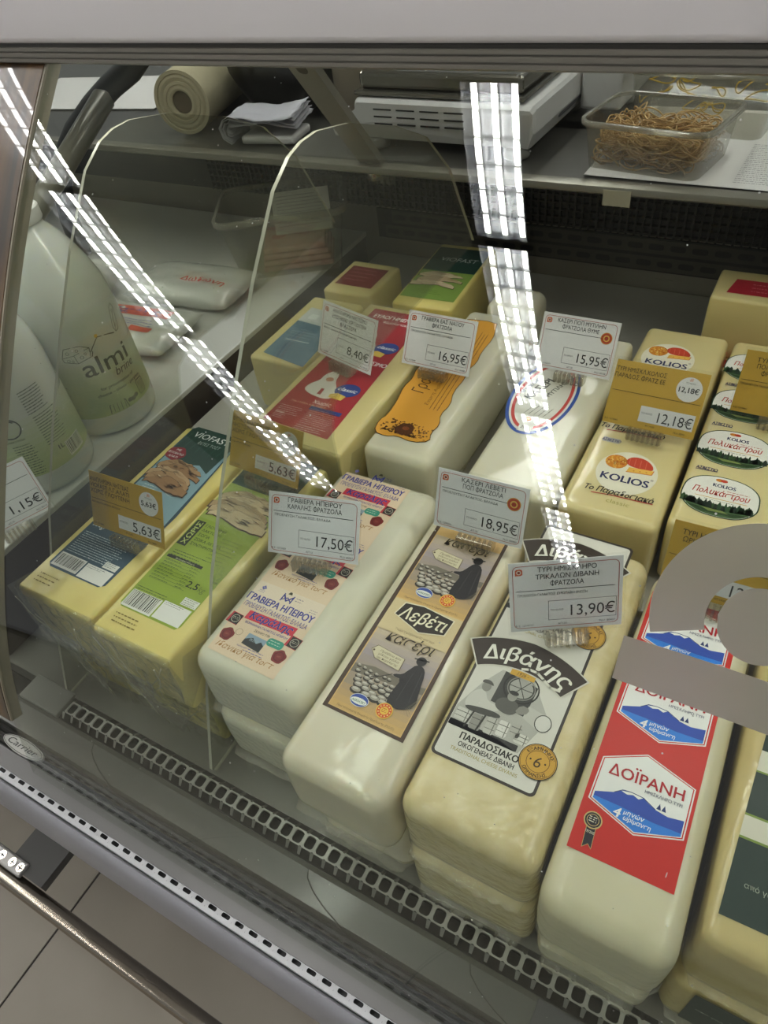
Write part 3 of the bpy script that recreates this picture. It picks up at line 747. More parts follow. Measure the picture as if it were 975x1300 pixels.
a = le.art(); BR = '#4a3527'
a.poly([(-.2150, .1825), (-.1475, .1815), (-.1500, .381), (-.2160, .381)], BR, 0)
a.poly([(-.2115, .1850), (-.1508, .1843), (-.1528, .379), (-.2125, .379)], '#e0b979', 1)
def shepherd(dx, dy):
    q = lambda pts: [(p[0] + dx, p[1] + dy) for p in pts]
    x0, x1 = -.2108 + dx, -.1517 + dx
    y = .1855 + dy; h0 = .2 + dy
    a.grad(x0, y, x1, y + .020, '#d9b06a', '#b59a7a', 4, 2); a.grad(x0, y + .020, x1, y + .048, '#a8967f', '#a79a98', 5, 2); a.grad(x0, y + .048, x1, y + .074, '#a498a0', '#c9b79c', 5, 2)
    a.poly(q([(-.2108, .2235), (-.195, .2265), (-.18, .2255), (-.165, .2235), (-.1517, .226), (-.1517, .220), (-.2108, .216)]), '#7d7468', 3)
    random.seed(11)
    for r_ in range(6):
        for c_ in range(8 - r_ // 2):
            f = 1 - r_ * .12
            sx_ = -.206 + c_ * .0056 * (1 + .1 * (5 - r_)) * .95 + random.uniform(-.001, .001) + (5 - r_) * .0015; sy_ = .2035 + r_ * .0038 + random.uniform(-.0008, .0008) - c_ * .0004
            if sx_ > -.1700: continue
            rx_ = .0043 * f; ry_ = .0026 * f
            a.poly(ell(sx_ + dx, sy_ - .0005 + dy, rx_ * 1.12, ry_ * 1.2, 12), '#3b352f', 4 + (5 - r_)); a.poly(ell(sx_ + dx, sy_ + .0003 + dy, rx_ * .9, ry_ * .75, 12), '#a79f94', 5 + (5 - r_) ); a.poly(ell(sx_ + dx - .0005, sy_ + .0009 + dy, rx_ * .6, ry_ * .4, 10), '#cfc8bc', 6 + (5 - r_))
    a.poly(smoothpoly(q([(-.1738, .2045), (-.1690, .2020), (-.1610, .2022), (-.1518, .2085), (-.1555, .2230), (-.1575, .2360), (-.1610, .2410), (-.1670, .2410), (-.1705, .2340), (-.1730, .2290), (-.1790, .2272), (-.1790, .2252), (-.1715, .2250), (-.1735, .2140)]), 1), '#231f22', 13); a.line(q([(-.1600, .2360), (-.1580, .2100)]), .0006, '#3d383c', 14); a.line(q([(-.1660, .2330), (-.1670, .2080)]), .0005, '#3d383c', 14)
    a.poly(smoothpoly(q([(-.1690, .2425), (-.1685, .2475), (-.1645, .2490), (-.1610, .2470), (-.1608, .2430), (-.1645, .2400)]), 2), '#1d1a1c', 14)
    a.line(q([(-.1705, .2452), (-.1595, .2468)]), .0010, '#1d1a1c', 14)
    a.line(q([(-.1800, .2262), (-.1895, .2190), (-.1935, .2180)]), .0006, '#2a2422', 13)
    for k in range(10): a.line(q([(-.158 + k * .0006, .2055 + k * .001), (-.1535 + k * .0002, .2005 + k * .0022)]), .0003, '#8c8068', 14)
    tg = smoothpoly(q([(-.2055, .2395), (-.2020, .2445), (-.1770, .2415), (-.1765, .2300), (-.1995, .2330)]), 0)
    a.poly(tg, '#6b5a44', 13); a.poly([((p[0] - (-.1915 + dx)) * .96 + -.1915 + dx, (p[1] - (.2375 + dy)) * .94 + .2375 + dy) for p in tg], '#d8cdb0', 14)
    a.poly(ell(-.2030 + dx, .2393 + dy, .0009, n=10), '#5b4a38', 15)
    for i, t_ in enumerate(('Πρόβειο και', 'γίδινο γάλα', 'της παράδοσης')): a.text(t_, -.1890 + dx, .2392 - i * .0030 + dy, .0027, '#5a4a3a', 'C', 0, .2, rot=-.06, width=.0185, lay=15)
    for lay_, c_, o_ in ((15, '#e8d39c', .05), (17, '#33241a', .012)): a.text('κασέρι', -.1800 + dx, .2512 + dy, .0135, c_, 'C', o_, .28, width=.0400, lay=lay_)
    a.poly(ell(-.1915 + dx, .1968 + dy, .0074, .0052, 28), '#e8ecf2', 14); a.poly(ell(-.1915 + dx, .1968 + dy, .0070, .0048, 28), '#3a52a8', 15)
    a.poly(ell(-.1915 + dx, .1960 + dy, .0066, .0026, 24), '#eef0ee', 16); a.text('AGROCERT', -.1915 + dx, .1949 + dy, .0026, '#2f6a4a', 'C', .02, width=.0110, lay=17)
    a.poly(ell(-.1709 + dx, .1972 + dy, .0064), '#f0c24a', 14); a.poly(ell(-.1709 + dx, .1972 + dy, .0056), '#dd5a28', 15); a.poly(ell(-.1709 + dx, .1972 + dy, .0032), '#f0c24a', 16); a.lines(-.1730 + dx, .1985 + dy, -.1688 + dx, 3, .0013, '#b8431e', 17, .0006, .1)
    for k in range(12):
        t_ = k * math.pi / 6; a.poly(ell(-.1709 + dx + .0044 * math.cos(t_), .1972 + dy + .0044 * math.sin(t_), .0006, n=6), '#f6d980', 16)
    a.text('Προστατευόμενη Ονομασία Προέλευσης (Π.Ο.Π.)', -.1815 + dx, .1868 + dy, .0024, '#5a4328', 'C', .004, width=.0470)
shepherd(0, 0); shepherd(-.0008, .1070)
a.rect(-.2120, .2590, -.1520, .2912, '#d8c49a', 2)
lg = [(-.2055, .2765), (-.2005, .2890), (-.1905, .2925), (-.1740, .2925), (-.1575, .2870), (-.1590, .2740), (-.1640, .2685), (-.1800, .2665), (-.1960, .2690)]
lg = [(-.2055, .2760), (-.2020, .2895), (-.1860, .2920), (-.1575, .2885), (-.1590, .2725), (-.1790, .2665)]
a.poly(lg, '#e8dfc4', 10); gx = -.1815; gy = .2795
a.poly([((p[0] - gx) * .955 + gx, (p[1] - gy) * .92 + gy) for p in lg], '#2b211b', 11)
a.text('Λεβέτι', gx, .2745, .0165, '#f0e8cc', 'C', .015, .28, width=.0400, lay=12)
a.text('Γνώριση κληρονομιάς γεύσεων', gx + .001, .2628, .0030, '#6a5536', 'C', 0, .2, width=.034)
a.build(le.root)

a = dv.art(); DK = '#3a332c'
fr = rrect(.0735, .0, .0) if False else None
a.poly(rrect(.0745, .2300, .004, -.0913, .2995), DK, 0); a.poly(rrect(.0705, .2260, .0028, -.0913, .2995), '#dedbd2', 1)
def diva(dx, dy, top=False):
    q = lambda pts: [(p[0] + dx, p[1] + dy) for p in pts]
    a.poly(q([(-.1262, .2090), (-.0745, .2085), (-.0640, .2390), (-.0835, .2645), (-.1075, .2640), (-.1170, .2480), (-.1262, .2245)]), '#b9b7b0', 2)
    a.poly(q([(-.1262, .2130), (-.0900, .2120), (-.0760, .2085), (-.0745, .2085), (-.0900, .2085), (-.1262, .2090)]), '#2c2b29', 4)
    a.rect(-.1262 + dx, .2088 + dy, -.0760 + dx, .2135 + dy, '#33322f', 4)
    a.poly(q([(-.1060, .2370), (-.0800, .2350), (-.0790, .2600), (-.1050, .2640)]), '#3b3a37', 3)
    a.line([(p[0] + dx, p[1] + dy) for p in ell(-.0898, .2548, .0125, .0118, 32)], .0011, '#26251f', 6, True); a.line([(p[0] + dx, p[1] + dy) for p in ell(-.0898, .2548, .0098, .0090, 28)], .0008, '#8b8983', 6, True); a.poly([(p[0] + dx, p[1] + dy) for p in ell(-.0898, .2548, .0085, .0078, 24)], '#a9a8a2', 5)
    for t_ in range(6): a.line(q([(-.0898, .2548), (-.0898 + .0088 * math.cos(t_ * 1.05), .2548 + .0082 * math.sin(t_ * 1.05))]), .0006, '#3d3c38', 6)
    # seated man with a flat cap, leaning over his work
    a.poly(smoothpoly(q([(-.1225, .2265), (-.1150, .2255), (-.1020, .2290), (-.0960, .2335), (-.0985, .2355), (-.1080, .2355), (-.1115, .2425), (-.1165, .2430), (-.1215, .2370)]), 2), '#cfcdc6', 6)
    a.poly(smoothpoly(q([(-.1215, .2270), (-.1050, .2300), (-.0950, .2295), (-.0950, .2260), (-.1100, .2240), (-.1190, .2240)]), 2), '#4a4945', 7)
    a.poly(ell(-.1128 + dx, .2462 + dy, .0034, .0040, 16), '#8d8b84', 7); a.poly(smoothpoly(q([(-.1175, .2480), (-.1165, .2515), (-.1110, .2520), (-.1075, .2482), (-.1120, .2490)]), 2), '#55534e', 8)
    # crouching man behind
    a.poly(smoothpoly(q([(-.1010, .2330), (-.0900, .2310), (-.0850, .2370), (-.0880, .2440), (-.0985, .2440), (-.1030, .2390)]), 2), '#5a5954', 7); a.poly(ell(-.0932 + dx, .2462 + dy, .0034, .0038, 16), '#98968f', 8); a.poly(ell(-.0930 + dx, .2493 + dy, .0035, .0018, 14), '#1f1e1b', 9)
    # crates, tins, pails
    for (cx_, cy_, w__, h__, c_) in ((-.1195, .2190, .0100, .0095, '#d3d1ca'), (-.1085, .2175, .0080, .0120, '#9b9992'), (-.0985, .2190, .0070, .0130, '#c4c2ba'), (-.0900, .2205, .0075, .0120, '#e2e0da'), (-.0815, .2230, .0070, .0100, '#b8b6ae'), (-.0760, .2185, .0090, .0075, '#dad8d0')):
        a.poly(rrect(w__, h__, .0012, cx_ + dx, cy_ + dy, 2), c_, 8); a.line([(cx_ - w__/2 + dx, cy_ + h__*.2 + dy), (cx_ + w__/2 + dx, cy_ + h__*.2 + dy)], .0005, '#55534e', 9); a.line([(cx_ - w__/2 + dx, cy_ - h__*.2 + dy), (cx_ + w__/2 + dx, cy_ - h__*.2 + dy)], .0004, '#6d6b65', 9); a.line([(cx_ + w__*.3 + dx, cy_ - h__*.5 + dy), (cx_ + w__*.3 + dx, cy_ + h__*.5 + dy)], .0006, '#77756e', 9)
    for lx in (-.1130, -.1045): a.line(q([(lx, .2245), (lx - .002, .2110)]), .0013, '#3b3a36', 9)
    a.poly(ell(-.0667 + dx, .2355 + dy, .0056, .0064, 20), '#dcdad4', 8); a.line([(p[0] + dx, p[1] + dy) for p in ell(-.0667, .2355, .0056, .0064, 20)], .0006, '#33322e', 9, True); a.poly(q([(-.0667, .2419), (-.0800, .2440), (-.0810, .2340), (-.0690, .2295)]), '#c6c4bc', 7); a.poly(q([(-.085, .2450), (-.0760, .2460), (-.0700, .2480), (-.0720, .2440)]), '#222', 8) if False else None
    a.poly(smoothpoly(q([(-.0880, .2350), (-.0800, .2360), (-.0780, .2420), (-.0850, .2430)]), 1), '#8f8d86', 8)
    a.rect(-.1018 + dx, .2630 + dy, -.0835 + dx, .2695 + dy, '#d9a93a', 8)
    a.text('1926 -', -.0925 + dx, .2642 + dy, .0042, '#5a4312', 'C', .01, .2, width=.0085, lay=10)
    # arched dark banner with the looping name
    top_ = [(-.1300, .2805), (-.1150, .2905), (-.0980, .2945), (-.0800, .2915), (-.0640, .2855), (-.0530, .2800)]
    bot_ = [(-.0610, .2645), (-.0730, .2730), (-.0860, .2775), (-.0985, .2775), (-.1110, .2735), (-.1235, .2658)]
    ctr = (-.0945 + dx, .2085 + dy)
    def band(r0, r1, e, c_, l_):
        up_ = [(ctr[0] + r1 * math.sin(t_ * e / 12), ctr[1] + r1 * math.cos(t_ * e / 12) * (1 - .03 * abs(t_) / 12)) for t_ in range(-12, 13)]
        dn_ = [(ctr[0] + r0 * math.sin(t_ * e / 12), ctr[1] + r0 * math.cos(t_ * e / 12)) for t_ in range(12, -13, -1)]
        a.poly(up_ + dn_, c_, l_)
    band(.0595, .0865, .565, '#d8d4c8', 9); band(.0605, .0855, .550, '#3a2f27', 10)
    a.text('Διβάνης', *ctr, .0170, '#efece2', 'C', .03, .18, rot=math.radians(89), width=.0640, lay=12, arc=.0655)
    a.line([(p[0] + dx, p[1] + dy) for p in [(-.0950, .2700), (-.0900, .2718), (-.0840, .2715), (-.0780, .2680), (-.0720, .2640), (-.0650, .2640)]], .0020, '#e6e2d6', 11)
    a.text('ΠΑΡΑΔΟΣΙΑΚΟ', -.0932 + dx, .2018 + dy, .0070, '#2b2723', 'C', .045, width=.0420)
    a.text('ΟΙΚΟΓΕΝΕΙΑΣ ΔΙΒΑΝΗ', -.0932 + dx, .1965 + dy, .0052, '#2b2723', 'C', .02, width=.0400)
    a.text('TRADITIONAL CHEESE DIVANIS', -.0930 + dx, .1922 + dy, .0038, '#a8963a', 'C', .01, width=.0480)
    sx_, sy_ = -.0603 + dx, .2085 + dy
    a.poly(ell(sx_, sy_, .0128, n=40), '#2b2723', 12); a.poly(ell(sx_, sy_, .0122, n=40), '#d6a43c', 13); a.line(ell(sx_, sy_, .0076, n=36), .0004, '#6b4e16', 14, True); a.line(ell(sx_, sy_, .0116, n=36), .0003, '#6b4e16', 14, True)
    a.text('6', sx_, sy_ - .0042, .0110, '#4a3510', 'C', 0, .1, lay=15); a.text('ΕΞΑΜΗΝΗΣ', sx_, sy_, .0034, '#3a2a0c', 'C', .03, rot=math.pi/2, lay=15, arc=.0083); a.text('ΩΡΙΜΑΝΣΗΣ', sx_, sy_, .0034, '#3a2a0c', 'C', .03, rot=-math.pi/2, lay=15, arc=-.0110)
    for e in (-1, 1): a.poly(ell(sx_ + e * .0050, sy_, .0007, n=8), '#4a3510', 15)
diva(0, 0); diva(-.001, .1090)
a.line([(-.1300, .262), (-.1308, .300)], .0005, '#6b6040', 1)
a.build(dv.root)

a = ka.art()
def peach(dx, dy):
    q = lambda pts: [(p[0] + dx, p[1] + dy) for p in pts]
    BL_ = '#3a3f9a'
    a.text('ΓΡΑΒΙΕΡΑ ΗΠΕΙΡΟΥ', -.2950 + dx, .2395 + dy, .0098, BL_, 'C', .03, width=.0660)
    a.text('ΠΡΟΕΛΕΥΣΗ ΓΑΛΑΚΤΟΣ: ΕΛΛΑΔΑ', -.2945 + dx, .2325 + dy, .0068, BL_, 'C', .008, width=.0630)
    a.poly(q([(-.3170, .2215), (-.2695, .2225), (-.2690, .2310), (-.3165, .2302)]), '#d03a4e', 3)
    for lay_, c_, o_ in ((4, '#f0e2d8', .07), (5, '#2a3596', .03)): a.text('Καράλης', -.2925 + dx, .2234 + dy, .0100, c_, 'C', o_, .2, width=.0415, lay=lay_)
    a.text('ΒΙΟΜΗΧΑΝΙΑ ΓΑΛΑΚΤΟΣ ΗΠΕΙΡΟΥ', -.2925 + dx, .2180 + dy, .0030, BL_, 'C', .015, width=.0420)
    a.text('ΣΚΛΗΡΟ ΤΥΡΙ', -.2935 + dx, .2135 + dy, .0032, '#4a4040', 'C', .015, width=.0150)
    for ex in (-.3240, -.2650):
        a.poly(q([(ex - .0062, .2135), (ex + .0055, .2125), (ex + .0062, .2230), (ex - .0050, .2240)]), '#c23a48', 3); a.poly(q([(ex - .0040, .2135), (ex + .0055, .2130), (ex + .0058, .2228), (ex - .0035, .2232)]), '#2f302c', 4); a.line(ell(ex + .0010 + dx, .2182 + dy, .0036, n=16), .0005, '#c9c4b4', 5, True); a.lines(ex - .0015 + dx, .2190 + dy, ex + .0035 + dx, 2, .0014, '#c9c4b4', 6, .0006, .1)
    a.poly(q([(-.3040, .2005), (-.2855, .1985), (-.2850, .2105), (-.3035, .2112)]), '#8fa5b8', 3); a.poly(q([(-.3040, .2005), (-.2855, .1985), (-.2853, .2050), (-.2890, .2075), (-.2925, .2045), (-.2975, .2085), (-.3005, .2070), (-.3038, .2050)]), '#2b2f30', 4)
    for e in range(3): a.line(q([(-.2990 + e*.003, .2050), (-.2990 + e*.003, .2070), (-.2975 + e*.003, .2070), (-.2975 + e*.003, .2050)]), .0005, '#9fb0b8', 5)
    a.poly(rrect(.0150, .0075, .003, -.2778 + dx, .2110 + dy, 4), '#3d9a86', 5); a.lines(-.2835 + dx, .2122 + dy, -.2722 + dx, 2, .0024, '#d5ead8', 6, .0007, .2)
    a.text('Ιωάννινα', -.3060 + dx, .1972 + dy, .0022, BL_, 'L', .01, width=.0080); a.lines(-.2980 + dx, .1978 + dy, -.2800 + dx, 2, .0024, BL_, 4, .0007, .1)
    for (sx_, sy_) in ((-.3203, .2030), (-.2683, .2025)):
        a.poly(smoothpoly([(sx_ + dx + .0062 * (1 + .10 * math.sin(k * 2.3)) * math.cos(k * .45), sy_ + dy + .0062 * (1 + .10 * math.sin(k * 2.3)) * math.sin(k * .45)) for k in range(14)], 1), '#7d2c2a', 4); a.line(ell(sx_ + dx, sy_ + dy, .0040, n=18), .0006, '#5e1c1c', 5, True); a.text('ΗΠ', sx_ + dx, sy_ - .001 + dy, .0022, '#a85a50', 'C', .02, lay=6)
    a.line(ell(-.3120 + dx, .2085 + dy, .0030, n=18), .0003, '#7a6a5a', 4, True)
    a.text('Ιδανικό για τοστ', -.2950 + dx, .1905 + dy, .0075, '#a5763e', 'C', 0, .35, width=.0560, lay=3)
    a.line(q([(-.2995, .2490), (-.2990, .2565)]), .0011, BL_, 3); a.line(q([(-.2900, .2490), (-.2895, .2565)]), .0011, BL_, 3); a.line(q([(-.2990, .2555), (-.2945, .2500), (-.2897, .2555)]), .0013, BL_, 3); a.line(q([(-.2993, .2500), (-.2945, .2535), (-.2900, .2500)]), .0009, BL_, 3)
    a.poly(q([(-.2965, .2570), (-.2925, .2570), (-.2935, .2595), (-.2955, .2595)]), '#3a3a2a', 3)
    for k in range(4): a.poly(ell(-.3195 + dx + .0013 * math.cos(k * 1.57), .2545 + dy + .0013 * math.sin(k * 1.57), .0010, n=8), '#6a6aae', 3)
    a.lines(-.3225 + dx, .2512 + dy, -.3165 + dx, 2, .0016, '#6a6aae', 3, .0005, .1); a.lines(-.2870 + dx, .2555 + dy, -.2800 + dx, 2, .0026, '#55558a', 3, .0008, .1); a.lines(-.2700 + dx, .2505 + dy, -.2630 + dx, 2, .0022, '#55558a', 3, .0006, .1)
a.poly([(-.3270, .1855), (-.2605, .1838), (-.2590, .407), (-.3290, .407)], '#e4cdb2', 0)
a.poly([(-.3270, .2360), (-.2605, .2360), (-.2605, .2600), (-.3275, .2600)], '#e6d6c2', 1)
peach(0, 0); peach(0, .0785); peach(-.0005, .1570)
a.build(ka.root)

def vio_lab(o, dx, base, dark, text2):
    """label of the vegan blocks: information and barcode at the front, pack shot at the back"""
    pass
a = vb.art(); TEAL = '#2f4a5c'
a.poly([(-.5270, .1975), (-.5225, .1935), (-.4600, .1935), (-.4545, .1975), (-.4510, .2900), (-.4600, .4060), (-.4680, .4085), (-.5210, .4085), (-.5260, .4040)], TEAL, 0)
a.rect(-.5245, .1960, -.4915, .2120, '#e2e2de', 1); a.barcode(-.5235, .1985, -.4930, .2105, 2); a.rect(-.4895, .1950, -.4570, .2110, '#e4e3df', 1); a.rect(-.4740, .2125, -.4575, .2195, '#dcdcd8', 2); a.lines(-.4725, .2180, -.4590, 3, .0018, '#55606a', 3, .0006)
a.lines(-.4880, .2090, -.4640, 2, .0018, '#55606a', 3, .0006)
a.lines(-.5230, .2400, -.4620, 11, .0025, '#b9c8ce', 3, .0009, .15)
a.text('250gr', -.5150, .2490, .0095, '#e2e8ea', 'C', .01, width=.017)
a.poly([(-.5235, .2600), (-.4535, .2600), (-.4600, .4060), (-.4680, .4083), (-.5210, .4083), (-.5255, .4040)], '#86a9b8', 1)
a.poly([(-.5245, .3600), (-.5050, .3500), (-.4780, .3580), (-.4630, .3500), (-.4600, .4060), (-.4680, .4085), (-.5210, .4085), (-.5255, .4040)], '#22423a', 2)
for k in range(7): a.line([(-.5240 + k*.009, .375 - .003*(k % 2)), (-.5200 + k*.0085, .3990)], .0005, '#3b6656', 3)
a.text('VIOFAST', -.4925, .3935, .0115, '#e8ecec', 'C', .012, .12, width=.0480, lay=5); a.text('ΦΕΤΕΣ ΤΟΣΤ', -.4890, .3850, .0060, '#b8c4c0', 'C', 0, .15, width=.030, lay=5)
a.poly(smoothpoly([(-.5155 + .0125 * math.cos(k*.63) * (1 + .08 * (-1) ** k), .3640 + .0105 * math.sin(k*.63) * (1 + .08 * (-1) ** k)) for k in range(10)], 1), '#8d2430', 5)
for k, t_ in enumerate(('ΜΕ', 'ΦΥΤΟΦΑΓΙΚΟ', 'ΑΛΑΤΙ')): a.text(t_, -.5155, .3680 - k*.0052, .0042, '#e9d8d8', 'C', .02, width=(.006, .020, .012)[k], lay=6)
def slices(a, x0, x1, y0, y1, n, c, lay=4):
    random.seed(3); s = x1 - x0; H_ = y1 - y0
    for k in range(n):
        f = k / max(1, n - 1); yb = y0 + H_ * .62 * (1 - f); dx = s * .05 * math.sin(k * 2.1)
        us = [i / 11 for i in range(12)]
        up = [(x0 + dx + s*u, yb + H_ * .40 * max(0, math.sin(math.pi * min(1, u * .95 + .03))) ** .8 * (1.05 - .5*u) + random.uniform(-.0016, .0016)) for u in us]
        dn = [(x0 + dx + s*u, yb - .0035 - .003*math.sin(u*5 + k) + random.uniform(-.0012, .0012)) for u in us[::-1]]
        cx_ = x0 + s/2 + dx; cy_ = yb + H_*.1
        a.poly(up + dn, ('#4a3423', '#3c2a1c')[k % 2], lay + 2*k); a.poly([((p[0]-cx_)*.965 + cx_, (p[1]-cy_)*.90 + cy_ + .0006) for p in up + dn], c[k % len(c)], lay + 2*k + 1)
        for _ in range(16):
            u = random.uniform(.08, .75); v = random.random(); yy = yb + H_*.34*(1.05-.5*u)*v
            a.line([(x0 + dx + s*u, yy), (x0 + dx + s*(u + random.uniform(.06, .18)), yy + random.uniform(-.0025, .0010))], random.uniform(.0004, .0011), random.choice(('#7a5836', '#5c4028', '#9c7548', '#e2cba6', '#8f5f3a')), lay + 2*k + 1)
slices(a, -.5235, -.4650, .3180, .3600, 5, ('#b58f66', '#a27a52', '#c4a27a'))
a.lines(-.5150, .3180, -.4950, 6, .0035, '#e6eef0', 3, .0008); a.line(ell(-.4790, .3190, .0085, n=24), .0005, '#eef4f4', 4, True); a.lines(-.4840, .3215, -.4740, 3, .003, '#eef4f4', 4, .0012, .1)
for k in range(3): a.lines(-.5300 + .001 + .0045, .1805 - k*.0042 + .0035, -.4985, 1, .004, '#8c7a3a', 2, .0016, .2)
a.build(vb.root)

a = vg.art(); LIME = '#8fa52e'
a.poly([(-.4290, .1915), (-.4250, .1872), (-.3640, .1872), (-.3605, .1915), (-.3570, .4020), (-.4300, .4040)], LIME, 0)
a.rect(-.4272, .1885, -.3935, .2065, '#e4e4dc', 1); a.barcode(-.4262, .1905, -.3950, .2058, 2); a.rect(-.3920, .1895, -.3622, .2080, '#e6e5e0', 1); a.rect(-.3775, .2100, -.3610, .2180, '#e0e0d8', 2)
a.lines(-.3765, .2165, -.3625, 4, .0019, '#55603a', 3, .0006); a.lines(-.3905, .2065, -.3690, 2, .0018, '#55603a', 3, .0006)
a.lines(-.4270, .2105, -.3900, 3, .0026, '#46561a', 3, .0009, .2)
for k in range(8): a.line([(-.4250, .2225 + k*.0032), (-.3840, .2225 + k*.0032)], .0003, '#55661e', 2); a.lines(-.4245, .2232 + k*.0032, -.4020 - .0002*k, 1, .003, '#46561a', 3, .0008, .3); a.lines(-.3950, .2232 + k*.0032, -.3860, 1, .003, '#46561a', 3, .0008, .3)
a.rect(-.4260, .2478, -.3850, .2510, '#1f2410', 3); a.text('Διατροφική δήλωση', -.4050, .2485, .0022, '#cfd8a8', 'C', .01, width=.022, lay=4)
a.text('2,5', -.3800, .2270, .0095, '#1f2a0e', 'C', .02, width=.0125); a.text('kg', -.3690, .2270, .0080, '#6a7a2a', 'C', 0, .2)
a.line(ell(-.3655, .2470, .0035, n=16), .0005, '#6d7d2a', 3, True); a.text('Vegan', -.3650, .2400, .0034, '#3c4a16', 'C', .015)
a.lines(-.4240, .2570, -.3860, 3, .0030, '#3c4a16', 3, .0010, .2)
a.poly([(-.4285, .2640), (-.4180, .2640), (-.4180, .2960), (-.4285, .2960)], '#2b3512', 2); a.text('ΧΩΡΙΣ', -.4200, .2800, .0078, '#b5c56a', 'C', .03, rot=math.pi/2, width=.0285, lay=4)
for k, t_ in enumerate(('ΓΛΟΥΤΕΝΗ', 'ΛΑΚΤΟΖΗ', 'ΣΟΓΙΑ', 'ΖΩΙΚΑ ΛΙΠΑΡΑ', 'ΣΥΝΤΗΡΗΤΙΚΑ')): a.text(t_, -.4155, .2910 - k*.0058, .0046, '#3a4814', 'L', .012)
a.lines(-.3900, .2850, -.3640, 8, .0040, '#5d6d22', 3, .0009, .3)
a.poly([(-.4297, .3000), (-.3590, .2980), (-.3570, .4020), (-.4300, .4040)], '#98ab4a', 1)
a.poly([(-.4298, .3500), (-.3580, .3480), (-.3570, .4020), (-.4300, .4040)], '#22423a', 2)
slices(a, -.4290, -.3590, .3060, .3480, 5, ('#b9a380', '#c9b594', '#a88f6c'))
a.text('VIOFAST', -.3930, .3800, .0115, '#e8ecec', 'C', .012, .12, width=.0480, lay=5)
for k in range(3): a.lines(-.4240 + k*.001, .1800 - k*.0040, -.3950, 1, .004, '#8c7a3a', 2, .0015, .25)
a.build(vg.root)

a = re_.art(); RD = '#a8323a'
a.poly([(-.4620, .4480), (-.3745, .4420), (-.3830, .6890), (-.4565, .6890)], RD, 0)
def chef(dx, dy):
    q = lambda pts: [(p[0] + dx, p[1] + dy) for p in pts]
    a.poly(smoothpoly(q([(-.4480, .5060), (-.4150, .4990), (-.4060, .5080), (-.4130, .5240), (-.4210, .5330), (-.4230, .5480), (-.4330, .5520), (-.4400, .5400), (-.4390, .5300), (-.4480, .5200)]), 2), '#dcd6d2', 2)
    a.poly(ell(-.4300 + dx, .5440 + dy, .0058, n=18), '#e8e2dd', 3); a.poly(ell(-.4290 + dx, .5345 + dy, .0050, .0040, n=16), '#c98f7c', 3); a.poly(q([(-.4290, .5060), (-.4240, .5060), (-.4250, .5170), (-.4290, .5170)]), '#a8323a', 3)
    a.poly(ell(-.3980 + dx, .5225 + dy, .0150, .0120, 28, .25), '#36488f', 4); a.text('classic', -.3980 + dx, .5205 + dy, .0085, '#eef0f4', 'C', .02, .25, width=.0240, lay=6)
    a.poly(q([(-.4130, .5050), (-.3960, .5040), (-.3940, .5120), (-.4060, .5150), (-.4140, .5110)]), '#d8b858', 5)
    a.text('Χωρίς', -.4130 + dx, .4900 + dy, .0080, '#f0dada', 'C', .02, .1); a.text('ΓΙΑ ΠΙΤΣΑ ΚΑΙ ΤΟΣΤ', -.4270 + dx, .4850 + dy, .0040, '#f0c8a8', 'C', .012, width=.045)
chef(0, 0); chef(.001, .0885)
a.lines(-.4560, .4760, -.4270, 5, .0032, '#e8cfcf', 3, .0009); a.lines(-.4200, .4800, -.3840, 9, .0030, '#d5a8a8', 3, .0009, .1); a.rect(-.4220, .4790, -.3820, .4850, '#2f3f86', 3)
a.text('ειδικό', -.4500, .4625, .0042, '#f2e6e6', 'C', .03); a.lines(-.4560, .4600, -.4390, 3, .0026, '#e8cfcf', 3, .0009); a.lines(-.4200, .4520, -.3800, 3, .003, '#e8cfcf', 3, .0009)
a.text('ΝΗΣΤΙΣΙΜΟ', -.4020, .5750, .0100, '#f4ecec', 'C', .03, .12, width=.046); a.text('ΕΥΛΟΓΗΜΕΝΟ', -.4200, .6700, .0110, '#f6f0f0', 'C', .03, .12, width=.058); a.text('παραδοσιακό', -.4120, .6610, .0070, '#f2dede', 'C', .015, .2, width=.036)
a.build(re_.root)

a = bl.art()
a.poly([(-.5400, .5560), (-.4740, .5450), (-.4800, .6600), (-.5400, .6660)], '#5f8096', 0); a.poly([(-.5400, .6330), (-.4790, .6270), (-.4800, .6600), (-.5400, .6660)], '#c9cfcf', 1)
a.lines(-.5330, .6150, -.4950, 6, .0055, '#93abbb', 2, .0012); a.rect(-.5300, .590, -.4950, .5915, '#c6d4dc', 3); a.rect(-.5300, .640, -.5180, .6520, '#e0e4e4', 2); a.lines(-.5250, .5780, -.4850, 5, .0048, '#3f5f78', 2, .0012)
a.build(bl.root)

a = na.art(); OR = '#e2a23a'
wav = [(-.3350, .4716), (-.3390, .4900), (-.3345, .5000), (-.3365, .5262), (-.3420, .5500), (-.3395, .5700), (-.3440, .5839), (-.3415, .6200), (-.3450, .6600), (-.3420, .7000), (-.2960, .7050), (-.2920, .6900), (-.2870, .6700), (-.2890, .6400), (-.2850, .6191), (-.2895, .6000), (-.2850, .5887), (-.2870, .5600), (-.2800, .5400), (-.2830, .5198), (-.2760, .5050), (-.2790, .4900), (-.2740, .4776), (-.2900, .4700), (-.3100, .4740), (-.3200, .4690)]
wv = smoothpoly(wav, 1); cxm, cym = -.311, .585
a.poly([((p[0]-cxm)*1.03+cxm, (p[1]-cym)*1.008+cym) for p in wv], '#4a3216', 0); a.poly(wv, OR, 1)
a.text('Γραβιέρα', -.3180, .5800, .0210, '#5a3a12', 'C', -.004, .2, rot=math.pi/2+.06, width=.066, lay=3); a.text('Νάξου', -.3260, .6500, .0150, '#5a3a12', 'C', 0, .2, rot=math.pi/2+.06, lay=3)
